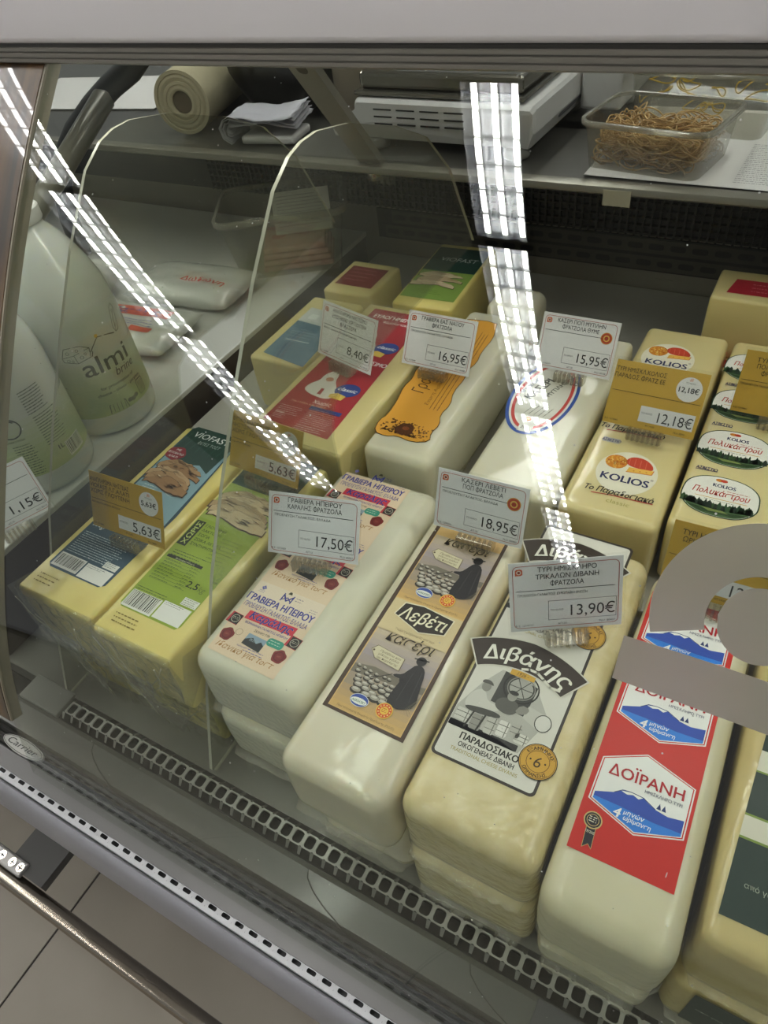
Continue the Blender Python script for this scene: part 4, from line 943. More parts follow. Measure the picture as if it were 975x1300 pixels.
a.text('Ένωση Αγροτικών', -.3040, .5600, .0060, '#7a5218', 'C', 0, .25, rot=math.pi/2+.06, width=.060, lay=3)
for k in range(3): a.lines(-.2970 + k*.0045, .5250, -.2970 + k*.0045 + .085, 1, .004, '#4a3216', 3, .0012, .15, rot=math.pi/2+.06)
for k in range(3): a.lines(-.3000 + k*.0040, .6250, -.3000 + k*.0040 + .055, 1, .004, '#4a3216', 3, .0012, .15, rot=math.pi/2+.06)
random.seed(5)
for k in range(230):
    x = random.gauss(-.3060, .0150); y = .4770 + random.random() ** 1.6 * .020 + (x + .306) * -.02
    if -.333 < x < -.278: a.poly(ell(x, y, random.uniform(.0007, .0020), random.uniform(.0005, .0013), 7, random.random()*3), random.choice(('#5a3a18', '#7a4f1e', '#8f6124', '#4a2f14')), 3)
a.poly(smoothpoly([(-.3160, .4780), (-.2980, .4760), (-.2960, .4880), (-.3030, .4960), (-.3100, .4930), (-.3170, .4870)], 2), '#5c3416', 4); a.poly(ell(-.3060, .4870, .0040, .0030, 12), '#8a4a20', 5)
a.build(na.root)

a = ks.art(); oc = (-.1945, .5870)
for lay_, (ra, rb), c_ in ((0, (.0335, .0665), '#3556a8'), (1, (.0300, .0620), '#e8e6e0'), (2, (.0278, .0590), '#c8443c'), (3, (.0245, .0545), '#dedcd2')): a.poly(ell(*oc, ra, rb, 56), c_, lay_)
a.rect(oc[0] - .006, oc[1] - .0625, oc[0] + .008, oc[1] - .050, '#dedcd2', 4); a.text('2kg', oc[0], oc[1] - .058, .0060, '#3a3a3a', 'C', .01, .1, lay=6)
a.text('ΚΑΣΕΡΙ', oc[0] - .0040, oc[1] + .0080, .0130, '#2a2a26', 'C', .03, rot=1.25, width=.040, lay=5); a.text('ΜΥΤΙΛΗΝΗΣ', oc[0] + .0130, oc[1] + .020, .0075, '#33332e', 'C', .02, rot=1.25, width=.044, lay=5); a.text('ΘΥΜΕΛΗΣ', oc[0] - .0165, oc[1] + .012, .0062, '#3a4a7a', 'C', .015, rot=1.25, width=.030, lay=5)
for k in range(5): a.lines(oc[0] - .008 + k*.005, oc[1] - .034, oc[0] + .010 + k*.005, 1, .003, '#4a4a44', 5, .0011, .1, rot=1.25)
a.poly(ell(oc[0] - .001, oc[1] - .0420, .0036, n=18), '#d8743a', 5); a.poly(ell(oc[0] - .001, oc[1] - .0420, .0018, n=12), '#f0d89a', 6)
a.build(ks.root)

a = ko.art()
def kol(dx, dy, par=True):
    q = lambda pts: [(p[0] + dx, p[1] + dy) for p in pts]
    a.poly(ell(-.0850 + dx, .5020 + dy, .0270, .0290, 40), '#e9e4cf', 0)
    for (ex, ey) in [(-.0975, .5140)]:
        random.seed(9)
        a.poly(ell(ex + dx, ey + dy, .0100, .0095, 24), '#d98a2c', 2)
        for k in range(60):
            t_ = random.random()*6.28; r_ = math.sqrt(random.random()); a.poly(ell(ex + dx + .0094*r_*math.cos(t_), ey + dy + .0088*r_*math.sin(t_), .0010, n=6), random.choice(('#f0b850', '#c8641e', '#e8a03a', '#f6d080')), 3)
    a.poly(smoothpoly(q([(-.0905, .5185), (-.0860, .5255), (-.0750, .5265), (-.0660, .5200), (-.0635, .5120), (-.0740, .5110), (-.0860, .5120)]), 2), '#c8442c', 2)
    for k in range(4): a.line(q([(-.0870 + k*.005, .5235 - k*.0005), (-.0860 + k*.005, .5130)]), .0006, '#e0705a', 3)
    a.poly(q([(-.0860, .5035), (-.0640, .5065), (-.0632, .5125), (-.0850, .5105)]), '#eebb52', 3); a.line(q([(-.0860, .5035), (-.0640, .5065), (-.0632, .5125)]), .0007, '#c8642c', 4)
    for k in range(3): a.poly(ell(-.0800 + k*.0055 + dx, .5068 + k*.0009 + dy, .0008, n=6), '#c8842c', 4)
    a.text('KOLIOS', -.0842 + dx, .4885 + dy, .0125, '#22285a', 'C', .05, width=.0420, rot=.02); a.text('®', -.0618 + dx, .4985 + dy, .0035, '#22285a', 'C')
    if par:
        a.text('Το Παραδοσιακό', -.0838 + dx, .4702 + dy, .0098, '#2a2420', 'C', .025, .25, width=.0600, rot=.02); a.line(q([(-.1065, .4670), (-.0900, .4690), (-.0540, .4705)]), .0011, '#b83a3a', 3)
        a.text('classic', -.0815 + dx, .4595 + dy, .0070, '#a8a05a', 'C', .005, width=.0200)
kol(0, 0); kol(-.010, .1900, False)
a.text('Το Παραδοσιακό', -.0960, .5590, .0098, '#2a2420', 'C', .025, .25, width=.0600); a.line([(-.1190, .5560), (-.1000, .5580), (-.0680, .5590)], .0011, '#b83a3a', 3)
a.rect(-.1185, .5385, -.1025, .5455, '#b5b2a8', 1); a.text('ΑΣΒΕΣΤΙΟ', -.1105, .5400, .0055, '#3a3a6a', 'C', .03, .15, width=.0180)
a.build(ko.root)

a = po.art()
def pol(cx, cy):
    ov = [(cx - .0320, cy), (cx - .0300, cy + .014), (cx - .0190, cy + .0235), (cx, cy + .0265), (cx + .0190, cy + .0235), (cx + .0300, cy + .014), (cx + .0320, cy), (cx + .0310, cy - .012), (cx + .0190, cy - .0235), (cx, cy - .0262), (cx - .0190, cy - .0235), (cx - .0310, cy - .012)]
    f = lambda s: [((p[0]-cx)*s+cx, (p[1]-cy)*s+cy) for p in smoothpoly(ov, 2)]
    a.poly(f(1), '#24402a', 0); a.poly(f(.965), '#e9e8e0', 1)
    low = [p for p in f(.955) if p[1] < cy - .0085]
    low = sorted(low, key=lambda p: p[0])
    a.poly(low, '#4a6640', 2); a.poly([(cx - .026, cy - .0165), (cx, cy - .0185), (cx + .026, cy - .0160), (cx + .014, cy - .0215), (cx - .012, cy - .0220)], '#2c4426', 3); a.poly([(cx - .012, cy - .0170), (cx + .004, cy - .0165), (cx + .010, cy - .0190), (cx - .006, cy - .0200)], '#7a8a4a', 4)
    random.seed(int(cy * 1000))
    x = cx - .0285
    while x < cx + .0285:
        hh = random.uniform(.003, .0085); ww = random.uniform(.0012, .0030); yb = cy - .0125 - .0015*math.cos((x-cx)*90)
        a.poly([(x - ww, yb - .003), (x + ww, yb - .003), (x + ww*.7, yb + hh*.6), (x, yb + hh), (x - ww*.7, yb + hh*.5)], random.choice(('#24382a', '#33502f', '#2a4a30', '#1f2f24')), 4); x += random.uniform(.0014, .0032)
    a.text('KOLIOS', cx + .001, cy + .0115, .0060, '#22285a', 'C', .05, width=.0185); a.poly(ell(cx - .004, cy + .0205, .0035, .0020, 14), '#d9862c', 3); a.poly(ell(cx - .0005, cy + .0205, .0030, .0019, 14), '#c8442c', 4)
    a.text('Πολυκάστρου', cx, cy + .0005, .0105, '#b8342c', 'C', .015, .25, width=.0465); a.line([(cx - .020, cy - .0040), (cx + .022, cy - .0030)], .0006, '#d9a83a', 3); a.lines(cx + .004, cy + .0082, cx + .022, 1, .002, '#b8342c', 3, .0008, 0); a.lines(cx - .012, cy - .0062, cx + .012, 1, .002, '#6a6a5a', 3, .0006, 0)
pol(-.0045, .5010); pol(-.0055, .5680); pol(-.0065, .6360); pol(-.0075, .7020)
for (x, y) in ((-.0220, .5315), (-.0220, .5985), (-.023, .666)): a.text('ΑΣΒΕΣΤΙΟ', x, y, .0055, '#3a3a6a', 'C', .03, .15, width=.0180); a.line([(x - .009, y - .001), (x + .009, y)], .0006, '#3a3a6a', 3)
a.build(po.root)

a = gr.art(); GN = '#1f332b'
def gband(y0, y1, c, l): a.poly([(.0598 + (y0 - .17)*.045, y0), (.1480, y0 + .002), (.1480, y1 + .002), (.0598 + (y1 - .17)*.045, y1)], c, l)
gband(.1690, .2165, GN, 0); gband(.2165, .2180, '#7a8f3a', 1); gband(.2180, .2315, '#d8d4c4', 1); gband(.2315, .2330, '#7a8f3a', 1); gband(.2330, .2620, GN, 0); gband(.2620, .2632, '#7a8f3a', 1); gband(.2632, .2780, '#d8d4c4', 1); gband(.2780, .390, GN, 0)
a.text('από γάλα', .0900, .1890, .0045, '#a8b0a0', 'R', .005, rot=0); a.build(gr.root)
a = g2.art()
a.poly([(.0655, .1700), (.1480, .1720), (.1480, .330), (.0660, .330)], '#4a524c', 0); a.poly([(.0900, .1700), (.1480, .1720), (.1480, .330), (.0930, .330)], '#26352c', 1)
# the lower block shows its label on the top face and folded over the front
a.text('Προειδοποίηση', .0920, .1900, .0042, '#b0b6ac', 'C', .005); a.text('από γάλα παστεριωμένο', .0890, .1830, .0038, '#9aa39a', 'C', .005); a.build(g2.root)
b = bmesh.new(); prism(b, [(-.036, .012), (.052, .012), (.052, .079), (-.036, .079)], lambda u, v, h: Vector((u, -h, v)), .0012, .0016)
fl = mesh_from(b, 'front_label', ink('#4a524c'), g2.root)
a = Art(lambda u, v, h: Vector((u, -.0017 - h, v))); a.rect(-.005, .0125, .0515, .0785, '#26352c', 0); a.text('από γάλα παστεριωμένο', -.004, .050, .0046, '#b6bcb2', 'C', .006, lay=3); a.text('Φυσικό τυρί', .002, .058, .0046, '#c6ccc2', 'C', .015, lay=3); a.build(g2.root, 'front_print')

a = Art(lambda u, v, h: Vector((u, v, v3.h - .0004 + h)))
a.poly([(-.040, .018), (.040, .018), (.040, .165), (-.040, .165)], '#7d9a46', 0); a.poly([(-.040, .095), (.040, .095), (.040, .165), (-.040, .165)], '#22423a', 1); a.text('VIOFAST', .004, .125, .0150, '#c8d0cc', 'C', .01, .12, width=.056, lay=4); slices(a, -.038, .030, .055, .095, 3, ('#cbb89a', '#b9a283')); a.lines(-.030, .040, .020, 3, .004, '#4a5a24', 3, .001); a.build(v3.root)
a = Art(lambda u, v, h: Vector((u, v, d3.h - .0004 + h))); a.rect(-.030, .02, .030, .075, '#7a2a2a', 0); a.lines(-.024, .066, .02, 4, .010, '#b88080', 2, .002); a.build(d3.root)
a = Art(lambda u, v, h: Vector((u, v, ch2 + h))); a.poly([(-.140, .014), (.14, .014), (.14, .048), (-.134, .048)], '#a81f2e', 0); a.lines(-.115, .038, -.03, 3, .008, '#d87a80', 2, .002); a.build(c2)
a = Art(lambda u, v, h: Vector((u, v, ch1 + h))); a.rect(-.14, .004, .14, .020, '#b8333a', 0); a.build(c1)
# ------------------------------------------------------------------ clear acrylic dividers
DIVP = [(.152, 0), (.149, .008), (.184, .097), (.239, .2), (.283, .267), (.337, .341), (.382, .398), (.430, .449), (.456, .464), (.475, .4685), (.497, .469), (.544, .460), (.621, .433), (.682, .403), (.731, .354), (.777, .267), (.787, .247), (.780, .243), (.475, .243), (.450, .232), (.4375, .200), (.4375, 0)]
def divider(x, label, cut):
    root = thing('acrylic_divider', label, 'divider', (x, .152, 0), group='clear dividers between the cheeses')
    poly = [(y - .152, z) for y, z in DIVP]
    b = bmesh.new(); prism(b, poly, lambda u, v, h: Vector((h, u, v)), -.0015, .0015, 0)
    fs = [f for f in b.faces if abs(f.normal.x) < .5]; 
    b.normal_update()
    for f in list(b.faces):
        if abs(f.normal.x) < .5: b.faces.remove(f)
    mesh_from(b, 'sheet', M['acrylic'], root)
    b = bmesh.new(); n = len(poly)
    A = [b.verts.new((-.0017, u, v)) for u, v in poly]; B = [b.verts.new((.0017, u, v)) for u, v in poly]
    for k in range(1, n):
        if DIVP[k][0] < .7871 and k < n - 6 or k == n - 1: b.faces.new((A[k], A[(k+1) % n], B[(k+1) % n], B[k]))
    mesh_from(b, 'polished_edge', M['acryedge'], root)
divider(-.3625, 'clear acrylic divider between the lime green labelled block and the white graviera', 0)
divider(-.568, 'clear acrylic divider between the brine bottles and the leftmost vegan block', 0)

# ------------------------------------------------------------------ price tags
M['cardwhite'] = pr('card_white', '#ecedf1', .5, coat=.15, coatr=.05); M['cardgold'] = pr('card_gold', '#b89328', .5, coat=.15, coatr=.05)
def swirl(a, x, y, s, c='#d2603a'):
    a.poly(rrect(s, s, s*.3, x, y, 4), c, 2); a.poly(ell(x, y, s*.34, n=14), '#e9d9cc', 3); a.poly(ell(x, y, s*.2, n=12), '#8a2a1a', 4)
    a.poly([(x - s*.5, y - s*.5), (x - s*.5, y - s*.1), (x - s*.2, y - s*.5)], '#d2603a', 3)
def price_tag(x, y, z, yaw, tilt, label, price, title, sub, foot, gold=False, w_=.084, h_=.057, pdo=False, circ=None, clip=True, blank=False, frac=.0125):
    up = Vector((-math.sin(yaw)*math.sin(tilt), math.cos(yaw)*math.sin(tilt), math.cos(tilt)))
    base = Vector((x, y, z)) - up * frac
    root = thing('price_tag', label, 'price tag', tuple(base), (-tilt, 0, yaw), 'price tags on the cheeses')
    v0 = frac
    b = bmesh.new(); box(b, -w_/2, w_/2, 0, .0006, v0, v0 + h_); mesh_from(b, 'card', M['cardgold'] if gold else M['cardwhite'], root)
    if not blank:
        a = Art(lambda u, v, h: Vector((u, -h, v0 + v)), base=.0002)
        K_ = '#26262a'; f = w_ / .084; fh = h_ / .057
        Y = lambda v: v * fh
        X = lambda u: u * f
        if gold:
            for i, t_ in enumerate(title): a.text(t_, X(-.018) if circ else X(-.012), Y(.0475 - i*.0058), .0062, '#33280e', 'C', .004, width=X(min(.046, .0033*len(t_))))
            a.line([(X(-.040), Y(.0300)), (X(.040), Y(.0300))], .0005, '#4a3a14', 2)
            a.text(sub, X(-.040), Y(.0255), .0028, '#3f3112', 'L', .012)
            a.rect(X(-.010), Y(.0065), X(.039), Y(.0205), '#cfd0d2', 1)
            a.text('ΤΟ ΚΙΛΟ', X(-.0085), Y(.0135), .0026, K_, 'L', .01); a.text(price, X(.0380), Y(.0083), .0140, K_, 'R', .010, width=X(.0310))
            if circ:
                a.poly(ell(X(.0270), Y(.0415), .0128, n=36), '#b9943f', 1); a.poly(ell(X(.0270), Y(.0415), .0118, n=36), '#d3d3d4', 2); a.text(circ, X(.0270), Y(.0385), .0072, K_, 'C', .03, width=.0185); a.text('ΤΟ ΚΙΛΟ', X(.027), Y(.0462), .0022, K_, 'C', .01); swirl(a, X(.0270), Y(.0500), .0030)
            a.text(foot[0], X(-.040), Y(.0030), .0024, '#3f3112', 'L', .012); a.text(foot[1], X(-.002), Y(.0030), .0024, '#3f3112', 'L', .012); a.text(foot[2], X(.024), Y(.0020), .0024, '#3f3112', 'L', .012)
        else:
            a.line(rrect(w_*.93, h_*.90, .004, 0, h_/2, 5), .0005, '#b3564e', 1, True)
            swirl(a, X(-.0345), Y(.0495), .0056)
            for i, t_ in enumerate(title): a.text(t_, X(.001), Y(.0488 - i*.0058), .0062, K_, 'C', .006, width=X(min(.052, .0031*len(t_))))
            yb = .0488 - len(title)*.0058 + .0025
            a.line([(X(-.037), Y(yb)), (X(.036), Y(yb))], .0005, K_, 2)
            a.text(sub, X(-.036), Y(yb - .0045), .0032, K_, 'L', .006, width=X(.052))
            bx0, by0, bx1, by1 = X(-.013), Y(.0085), X(.0375), Y(.0245)
            a.line([(bx0, by0), (bx1, by0), (bx1, by1), (bx0, by1)], .00035, '#55565c', 2, True)
            a.text('ΤΟ ΚΙΛΟ', X(-.0115), Y(.0160), .0024, K_, 'L', .01); a.text(price, X(.0366), Y(.0112), .0140, K_, 'R', .010, width=X(.0330))
            if pdo:
                a.poly(ell(X(.0300), Y(.0400), .0062, n=28), '#d8a23a', 2); a.poly(ell(X(.0300), Y(.0400), .0055, n=28), '#b8442a', 3); a.poly(ell(X(.0300), Y(.0400), .0034, n=20), '#e0b65a', 4); a.poly(ell(X(.0300), Y(.0400), .0022, n=16), '#a83a24', 5)
            a.text(foot[0], X(-.0380), Y(.0042), .0026, K_, 'L', .008); a.text(foot[1], X(-.006), Y(.0042), .0026, K_, 'L', .008); a.text(foot[2], X(.037), Y(.0042), .0026, K_, 'R', .008)
        a.build(root, 'print')
    b = bmesh.new(); box(b, -w_/2 - .002, w_/2 + .002, -.0016, -.0008, v0 - .002, v0 + h_ + .003)
    mesh_from(b, 'clear_holder', M['tagclear'], root)
    if clip:
        b = bmesh.new(); box(b, -.017, .017, -.006, .008, .0016, .0125, 0, .0012, 2)
        for k in range(7): box(b, -.0155 + k*.0048, -.0135 + k*.0048, -.0075, .0, .002, .0135)
        c = mesh_from(b, 'clip', M['clipclear'], root); c.rotation_euler = (tilt*.55, 0, 0)
M['tagclear'] = clear('tag_sleeve', '#ffffff', .025, .8, .03)
M['clipclear'] = clear('clip_plastic', '#f4f2ec', .06, .8, .08, milk=.045, milkcol='#c9c6bc', power=3)
Q = 1.0607; ZC = .178
def TG(p, **k):
    x, y, yaw, tilt = p; price_tag(x*Q, y*Q, ZC, yaw, tilt, **k)
G_ = lambda n: 'Κ.Ε. ' + n
TG((-.462, .243, .034, .42), label='gold price tag reading 5,63€ on the leftmost vegan block', price='5,63€', title=('ΑΝΑΠΛΗΡΩΜΑ ΝΗΣΤΕΙΑΣ', 'VIOFAST Λ.Γ.ΑΛΑΤΙ', 'ΧΩΡΙΣ ΓΛΟΥΤΕΝΗ'), sub='ΒΙΟ ΑΝΑΠΛΗΡΩΜΑ ΦΟΟΟΥ', foot=('Κ.Ε. 1213889', 'ΑΤ:15.05', 'PLU: 80841'), gold=True, circ='5,63€', w_=.092, h_=.058)
TG((-.392, .357, -.048, .496), label='gold price tag reading 5,63€ on the lime green labelled block', price='5,63€', title=('ΦΥΤΙΚΟ ΑΝΑΠΛΗΡΩΜΑ', 'ΝΗΣΤΙΣΙΜΟ VIOFAST', 'ΧΩΡΙΣ ΓΛΟΥΤΕΝΗ'), sub='ΒΙΟ ΑΝΑΠΛΗΡΩΜΑ', foot=('Κ.Ε. 1213890', 'ΑΤ:14.05', 'PLU: 80842'), gold=True, circ='5,63€', w_=.090, h_=.059)
TG((-.290, .289, .221, .582), label='white price tag reading 17,50€ on the peach labelled graviera', price='17,50€', title=('ΓΡΑΒΙΕΡΑ ΗΠΕΙΡΟΥ', 'ΚΑΡΑΛΗΣ ΦΡΑΤΖΟΛΑ'), sub='ΠΡΟΕΛΕΥΣΗ ΓΑΛΑΚΤΟΣ: ΕΛΛΑΔΑ', foot=('Κ.Ε. 1073689', 'ΑΠ.15', 'PLU: 80761'), w_=.087, h_=.057)
TG((-.417, .549, -.243, .393), label='white price tag reading 8,40€ on the red labelled block', price='8,40€', title=('ΑΝΑΠΛΗΡΩΜΑ ΝΗΣΤΙΣΙΜΟ', 'ΕΥΛΟΓΗΜΕΝΟ ΧΩΡ.ΓΛΟΥΤΕΝΗ', 'ΒΛΑΣΣΕΡΑ'), sub='ΒΙΟ ΑΝΑΠΛΗΡΩΜΑ', foot=('Κ.Ε. 1206690', 'ΑΠ.20', 'PLU: 80690'), w_=.090, h_=.064)
TG((-.314, .572, -.011, .534), label='white price tag reading 16,95€ on the orange labelled graviera', price='16,95€', title=('ΓΡΑΒΙΕΡΑ ΕΑΣ ΝΑΞΟΥ', 'ΦΡΑΤΖΟΛΑ'), sub='ΠΡΟΕΛΕΥΣΗ ΓΑΛΑΚΤΟΣ: ΕΛΛΑΔΑ', foot=('Κ.Ε. 1073688', 'ΑΠ.18', 'PLU: 80088'), w_=.086, h_=.061)
TG((-.176, .614, .005, .47), label='white price tag reading 15,95€ on the kaseri with red and blue oval', price='15,95€', title=('ΚΑΣΕΡΙ ΠΟΠ ΜΥΤΙΛΗΝ', 'ΦΡΑΤΖΟΛΑ ΘΥΜΕ'), sub='', foot=('Κ.Ε. 1196679', 'ΑΠ.20', 'PLU: 80138'), pdo=True, w_=.084, h_=.060)
TG((-.173, .365, .035, .361), label='white price tag reading 18,95€ on the shepherd labelled kaseri', price='18,95€', title=('ΚΑΣΕΡΙ ΛΕΒΕΤΙ', 'ΠΟΠ ΦΡΑΤΖΟΛΑ'), sub='ΠΡΟΕΛΕΥΣΗ ΓΑΛΑΚΤΟΣ: ΕΛΛΑΔΑ', foot=('Κ.Ε. 1290761', 'ΑΠ.20', 'PLU: 80080'), pdo=True, w_=.083, h_=.057)
TG((-.076, .307, .514, .35), label='white price tag reading 13,90€ on the black and white photo labelled cheese', price='13,90€', title=('ΤΥΡΙ ΗΜΙΣΚΛΗΡΟ', 'ΤΡΙΚΑΛΩΝ ΔΙΒΑΝΗ', 'ΦΡΑΤΖΟΛΑ'), sub='ΠΡΟΕΛΕΥΣΗ ΓΑΛΑΚΤΟΣ: ΕΥΡΩΠΑΪΚΗ ΕΝΩΣΗ', foot=('Κ.Ε. 1214757', 'ΑΠ:20', 'PLU: 80407'), w_=.085, h_=.0615)
TG((-.082, .549, .008, .68), label='gold price tag reading 12,18€ on the block with orange cheese logos', price='12,18€', title=('ΤΥΡΙ ΗΜΙΣΚΛ.ΚΟΛΙΟΣ', 'ΠΑΡΑΔΟΣ ΦΡΑΤΖ ΕΕ'), sub='', foot=('Κ.Ε. 1215860', 'ΑΤ:14.05', 'PLU: 80451'), gold=True, circ='12,18€', w_=.088, h_=.063)
TG((.022, .605, .0, .50), label='gold price tag on the block with green edged oval labels', price='12,18€', title=('ΤΥΡΙ ΗΜΙΣΚΛ.', 'ΠΟΛΥΚΑΣΤΡΟΥ', 'ΦΡΑΤΖΟΛΑ'), sub='ΠΡΟΕΛΕΥΣΗ ΓΑΛΑΚΤΟΣ: ΕΕ', foot=('Κ.Ε. 1215861', 'ΑΤ:14.05', 'PLU: 80452'), gold=True, w_=.088, h_=.060)
TG((.0145, .372, .02, .45), label='gold price tag behind the frosted sticker, on the red labelled cheese', price='12,29€', title=('ΤΥΡΙ ΗΜΙΣΚΛ ΔΟΪΡ', 'ΩΡΙΜ ΦΡΑΤΖΟΛΑ'), sub='', foot=('Κ.Ε. 1073691', 'ΑΤ:14.05', 'PLU: 80453'), gold=True, w_=.088, h_=.059)
price_tag(-.669, .243, .134, 1.16, .55, label='white price tag reading 1,15€ in front of the brine bottles', price='1,15€', title=('ΑΛΜΗ ΤΥΡΙΩΝ', '1L'), sub='', foot=('Κ.Ε. 1210115', 'ΑΠ.10', 'PLU: 80115'), w_=.086, h_=.064, clip=True)

# ------------------------------------------------------------------ white platform with the brine bottles
pl = thing('display_platform', 'white display platform with a dark brown side, carrying the brine bottles', 'platform', (-1.16, .15, 0))
b = bmesh.new(); box(b, -.50, .488, .0, .87, .112, .12, bev=.0015); mesh_from(b, 'white_top', M['platwhite'], pl)
b = bmesh.new(); box(b, .478, .486, .004, .866, 0, .112); mesh_from(b, 'dark_side', M['platdark'], pl)
b = bmesh.new(); box(b, -.50, .478, .004, .012, 0, .112); mesh_from(b, 'front_panel', pr('light_grey_panel', '#9a9a97', .4), pl)
b = bmesh.new(); box(b, -.02, .05, -.148 + .15, .30, .0, .001); b.free()
MB_ = pr('milky_bottle', '#d3d6d0', .22, coat=.4, sss=.35); MC_ = pr('bottle_cap', '#dfe0dc', .35)
BP = [(0, 0), (.049, 0), (.0558, .004), (.0576, .012), (.0576, .145), (.0566, .160), (.0535, .180), (.0470, .200), (.0390, .219), (.0310, .234), (.0245, .243), (.0205, .248), (.0190, .252), (.0190, .258), (0, .258)]
def bottle(x, y, rz, label, back):
    root = thing('brine_bottle', label, 'bottle', (x, y, .12), (0, 0, rz), 'brine bottles')
    b = bmesh.new(); lathe(b, BP, 48); mesh_from(b, 'body', MB_, root, smooth=True, ang=50)
    b = bmesh.new(); lathe(b, [(0, .254), (.0205, .254), (.0215, .256), (.0215, .268), (.0195, .270), (.0085, .270), (.0080, .276), (0, .277)], 28); mesh_from(b, 'cap', MC_, root, smooth=True, ang=40)
    R_ = .0577
    a = Art(lambda u, v, h: Vector(((R_ + h) * math.sin(u / R_), -(R_ + h) * math.cos(u / R_), v)), base=.0003)
    hw = .088
    a.grad(-hw, .0305, hw, .0700, '#a9b77a', '#b9c39a', 6, 0, 30); a.grad(-hw, .0700, hw, .1050, '#bac49d', '#cdd2c4', 5, 0, 30)
    I_ = '#3a3f36'
    if not back:
        a.text('almi', .0, .0880, .0330, I_, 'C', .012, width=.060, lay=4); a.text('brine', .018, .0765, .0150, I_, 'C', -.004, .25, width=.029, lay=4); a.line([(-.013, .118), (.0, .131), (.0175, .1265)], .0010, I_, 4); a.poly(ell(-.0005, .1330, .0022, n=12), '#d9b23a', 4); a.line([(-.0110, .1175), (-.0135, .112)], .0009, I_, 4); a.line([(.0150, .127), (.0230, .124)], .0014, I_, 4)
        a.text('for preservation of', .002, .0660, .0062, I_, 'C', .012, width=.046, lay=4); a.text('cheese - olives - pickles', .002, .0580, .0062, I_, 'C', .012, width=.060, lay=4)
        ch = [(-.046, .118), (-.040, .1295), (-.022, .1290), (-.013, .1235), (-.0150, .1120), (-.0310, .1085), (-.0455, .1130)]
        a.line(ch, .0007, I_, 4, True); a.line([(-.046, .118), (-.032, .1195), (-.013, .1235)], .0006, I_, 4); a.line([(-.032, .1195), (-.0310, .1085)], .0006, I_, 4)
        for (u, v, r_) in ((-.040, .1140, .0016), (-.0355, .1125, .0012), (-.0245, .1150, .0020), (-.0195, .1180, .0013), (-.038, .1235, .0018), (-.027, .1245, .0015)): a.line(ell(u, v, r_, n=12), .0005, I_, 4, True)
        wd = [(.0250, .1300), (.0320, .1520), (.0370, .1540), (.0400, .1480), (.0330, .1240), (.0275, .1230)]
        a.line(wd, .0006, I_, 4, True); a.line([(.0275, .1230), (.0330, .1430), (.0400, .1480)], .0005, I_, 4)
        for (u, v) in ((.0300, .1370), (.0340, .1460), (.0300, .130)): a.line(ell(u, v, .0014, n=10), .0004, I_, 4, True)
        a.line(rrect(.0125, .0200, .003, .0290, .0455, 3), .0007, I_, 4, True); a.line(rrect(.0100, .0050, .001, .0290, .0575, 2), .0007, I_, 4, True)
        for k in range(5): a.line([(.0250 + k*.002, .0370), (.0255 + k*.002, .0530)], .0005, I_, 4)
        for (u, v) in ((.0160, .0400), (.0110, .0380), (.0060, .0390)): a.poly(ell(u, v, .0034, .0030, 12), '#55603f', 4)
        a.line([(-.022, .0320), (.002, .0320), (.0, .0440), (-.020, .0440)], .0007, I_, 4, True)
        for k in range(4): a.line([(-.0215, .0345 + k*.0025), (.001, .0345 + k*.0025)], .0005, I_, 4); a.line([(-.017 + k*.005, .0320), (-.016 + k*.005, .0440)], .0005, I_, 4)
        for k in range(12): a.lines(-.078, .0850 - k*.0040, -.058, 1, .004, I_, 4, .0011, .3)
    else:
        a.poly(ell(-.0180, .0985, .0130, n=32), '#5a5e58', 4); a.line(ell(-.0180, .0985, .0112, n=28), .0005, '#b9bcb4', 5, True); a.lines(-.0265, .1010, -.0100, 3, .0040, '#c9ccc4', 6, .0010, .2); a.poly(ell(-.0180, .1055, .0020, n=8), '#c9ccc4', 6); a.text('ΕΛΛΗΝΙΚΟ ΠΡΟΪΟΝ', -.0180, .0810, .0032, I_, 'C', .01, width=.020, lay=4)
        a.lines(-.0240, .0745, -.0020, 13, .0034, I_, 4, .0011, .25); a.lines(.0080, .1330, .0340, 9, .0034, I_, 4, .0012, .25); a.lines(.0100, .1000, .0400, 12, .0034, I_, 4, .0011, .3)
        a.text('1L', .0220, .0500, .0085, I_, 'C', .03, lay=4); a.rect(.0270, .0340, .0520, .0540, '#d9dccf', 3, 6); a.barcode(.0280, .0365, .0510, .0530, 4, I_); a.text('1L', -.0520, .0720, .0080, I_, 'C', .03, lay=4); a.text('almi', -.066, .088, .028, I_, 'C', .01, width=.050, lay=4)
        a.line([(-.060, .060), (-.045, .055), (-.035, .0535)], .0007, I_, 4); a.line(rrect(.014, .018, .003, -.0400, .0420, 3), .0008, I_, 4, True)
        for k in range(5): a.line([(-.0450 + k*.0022, .0350), (-.0445 + k*.0022, .0490)], .0006, I_, 4)
    a.build(root)
bottle(-.736, .457, 1.32, 'white brine bottle with cheese drawings on its pale green label', False)
bottle(-.733, .3405, 1.14, 'white brine bottle showing its back label with small print and barcode', True)

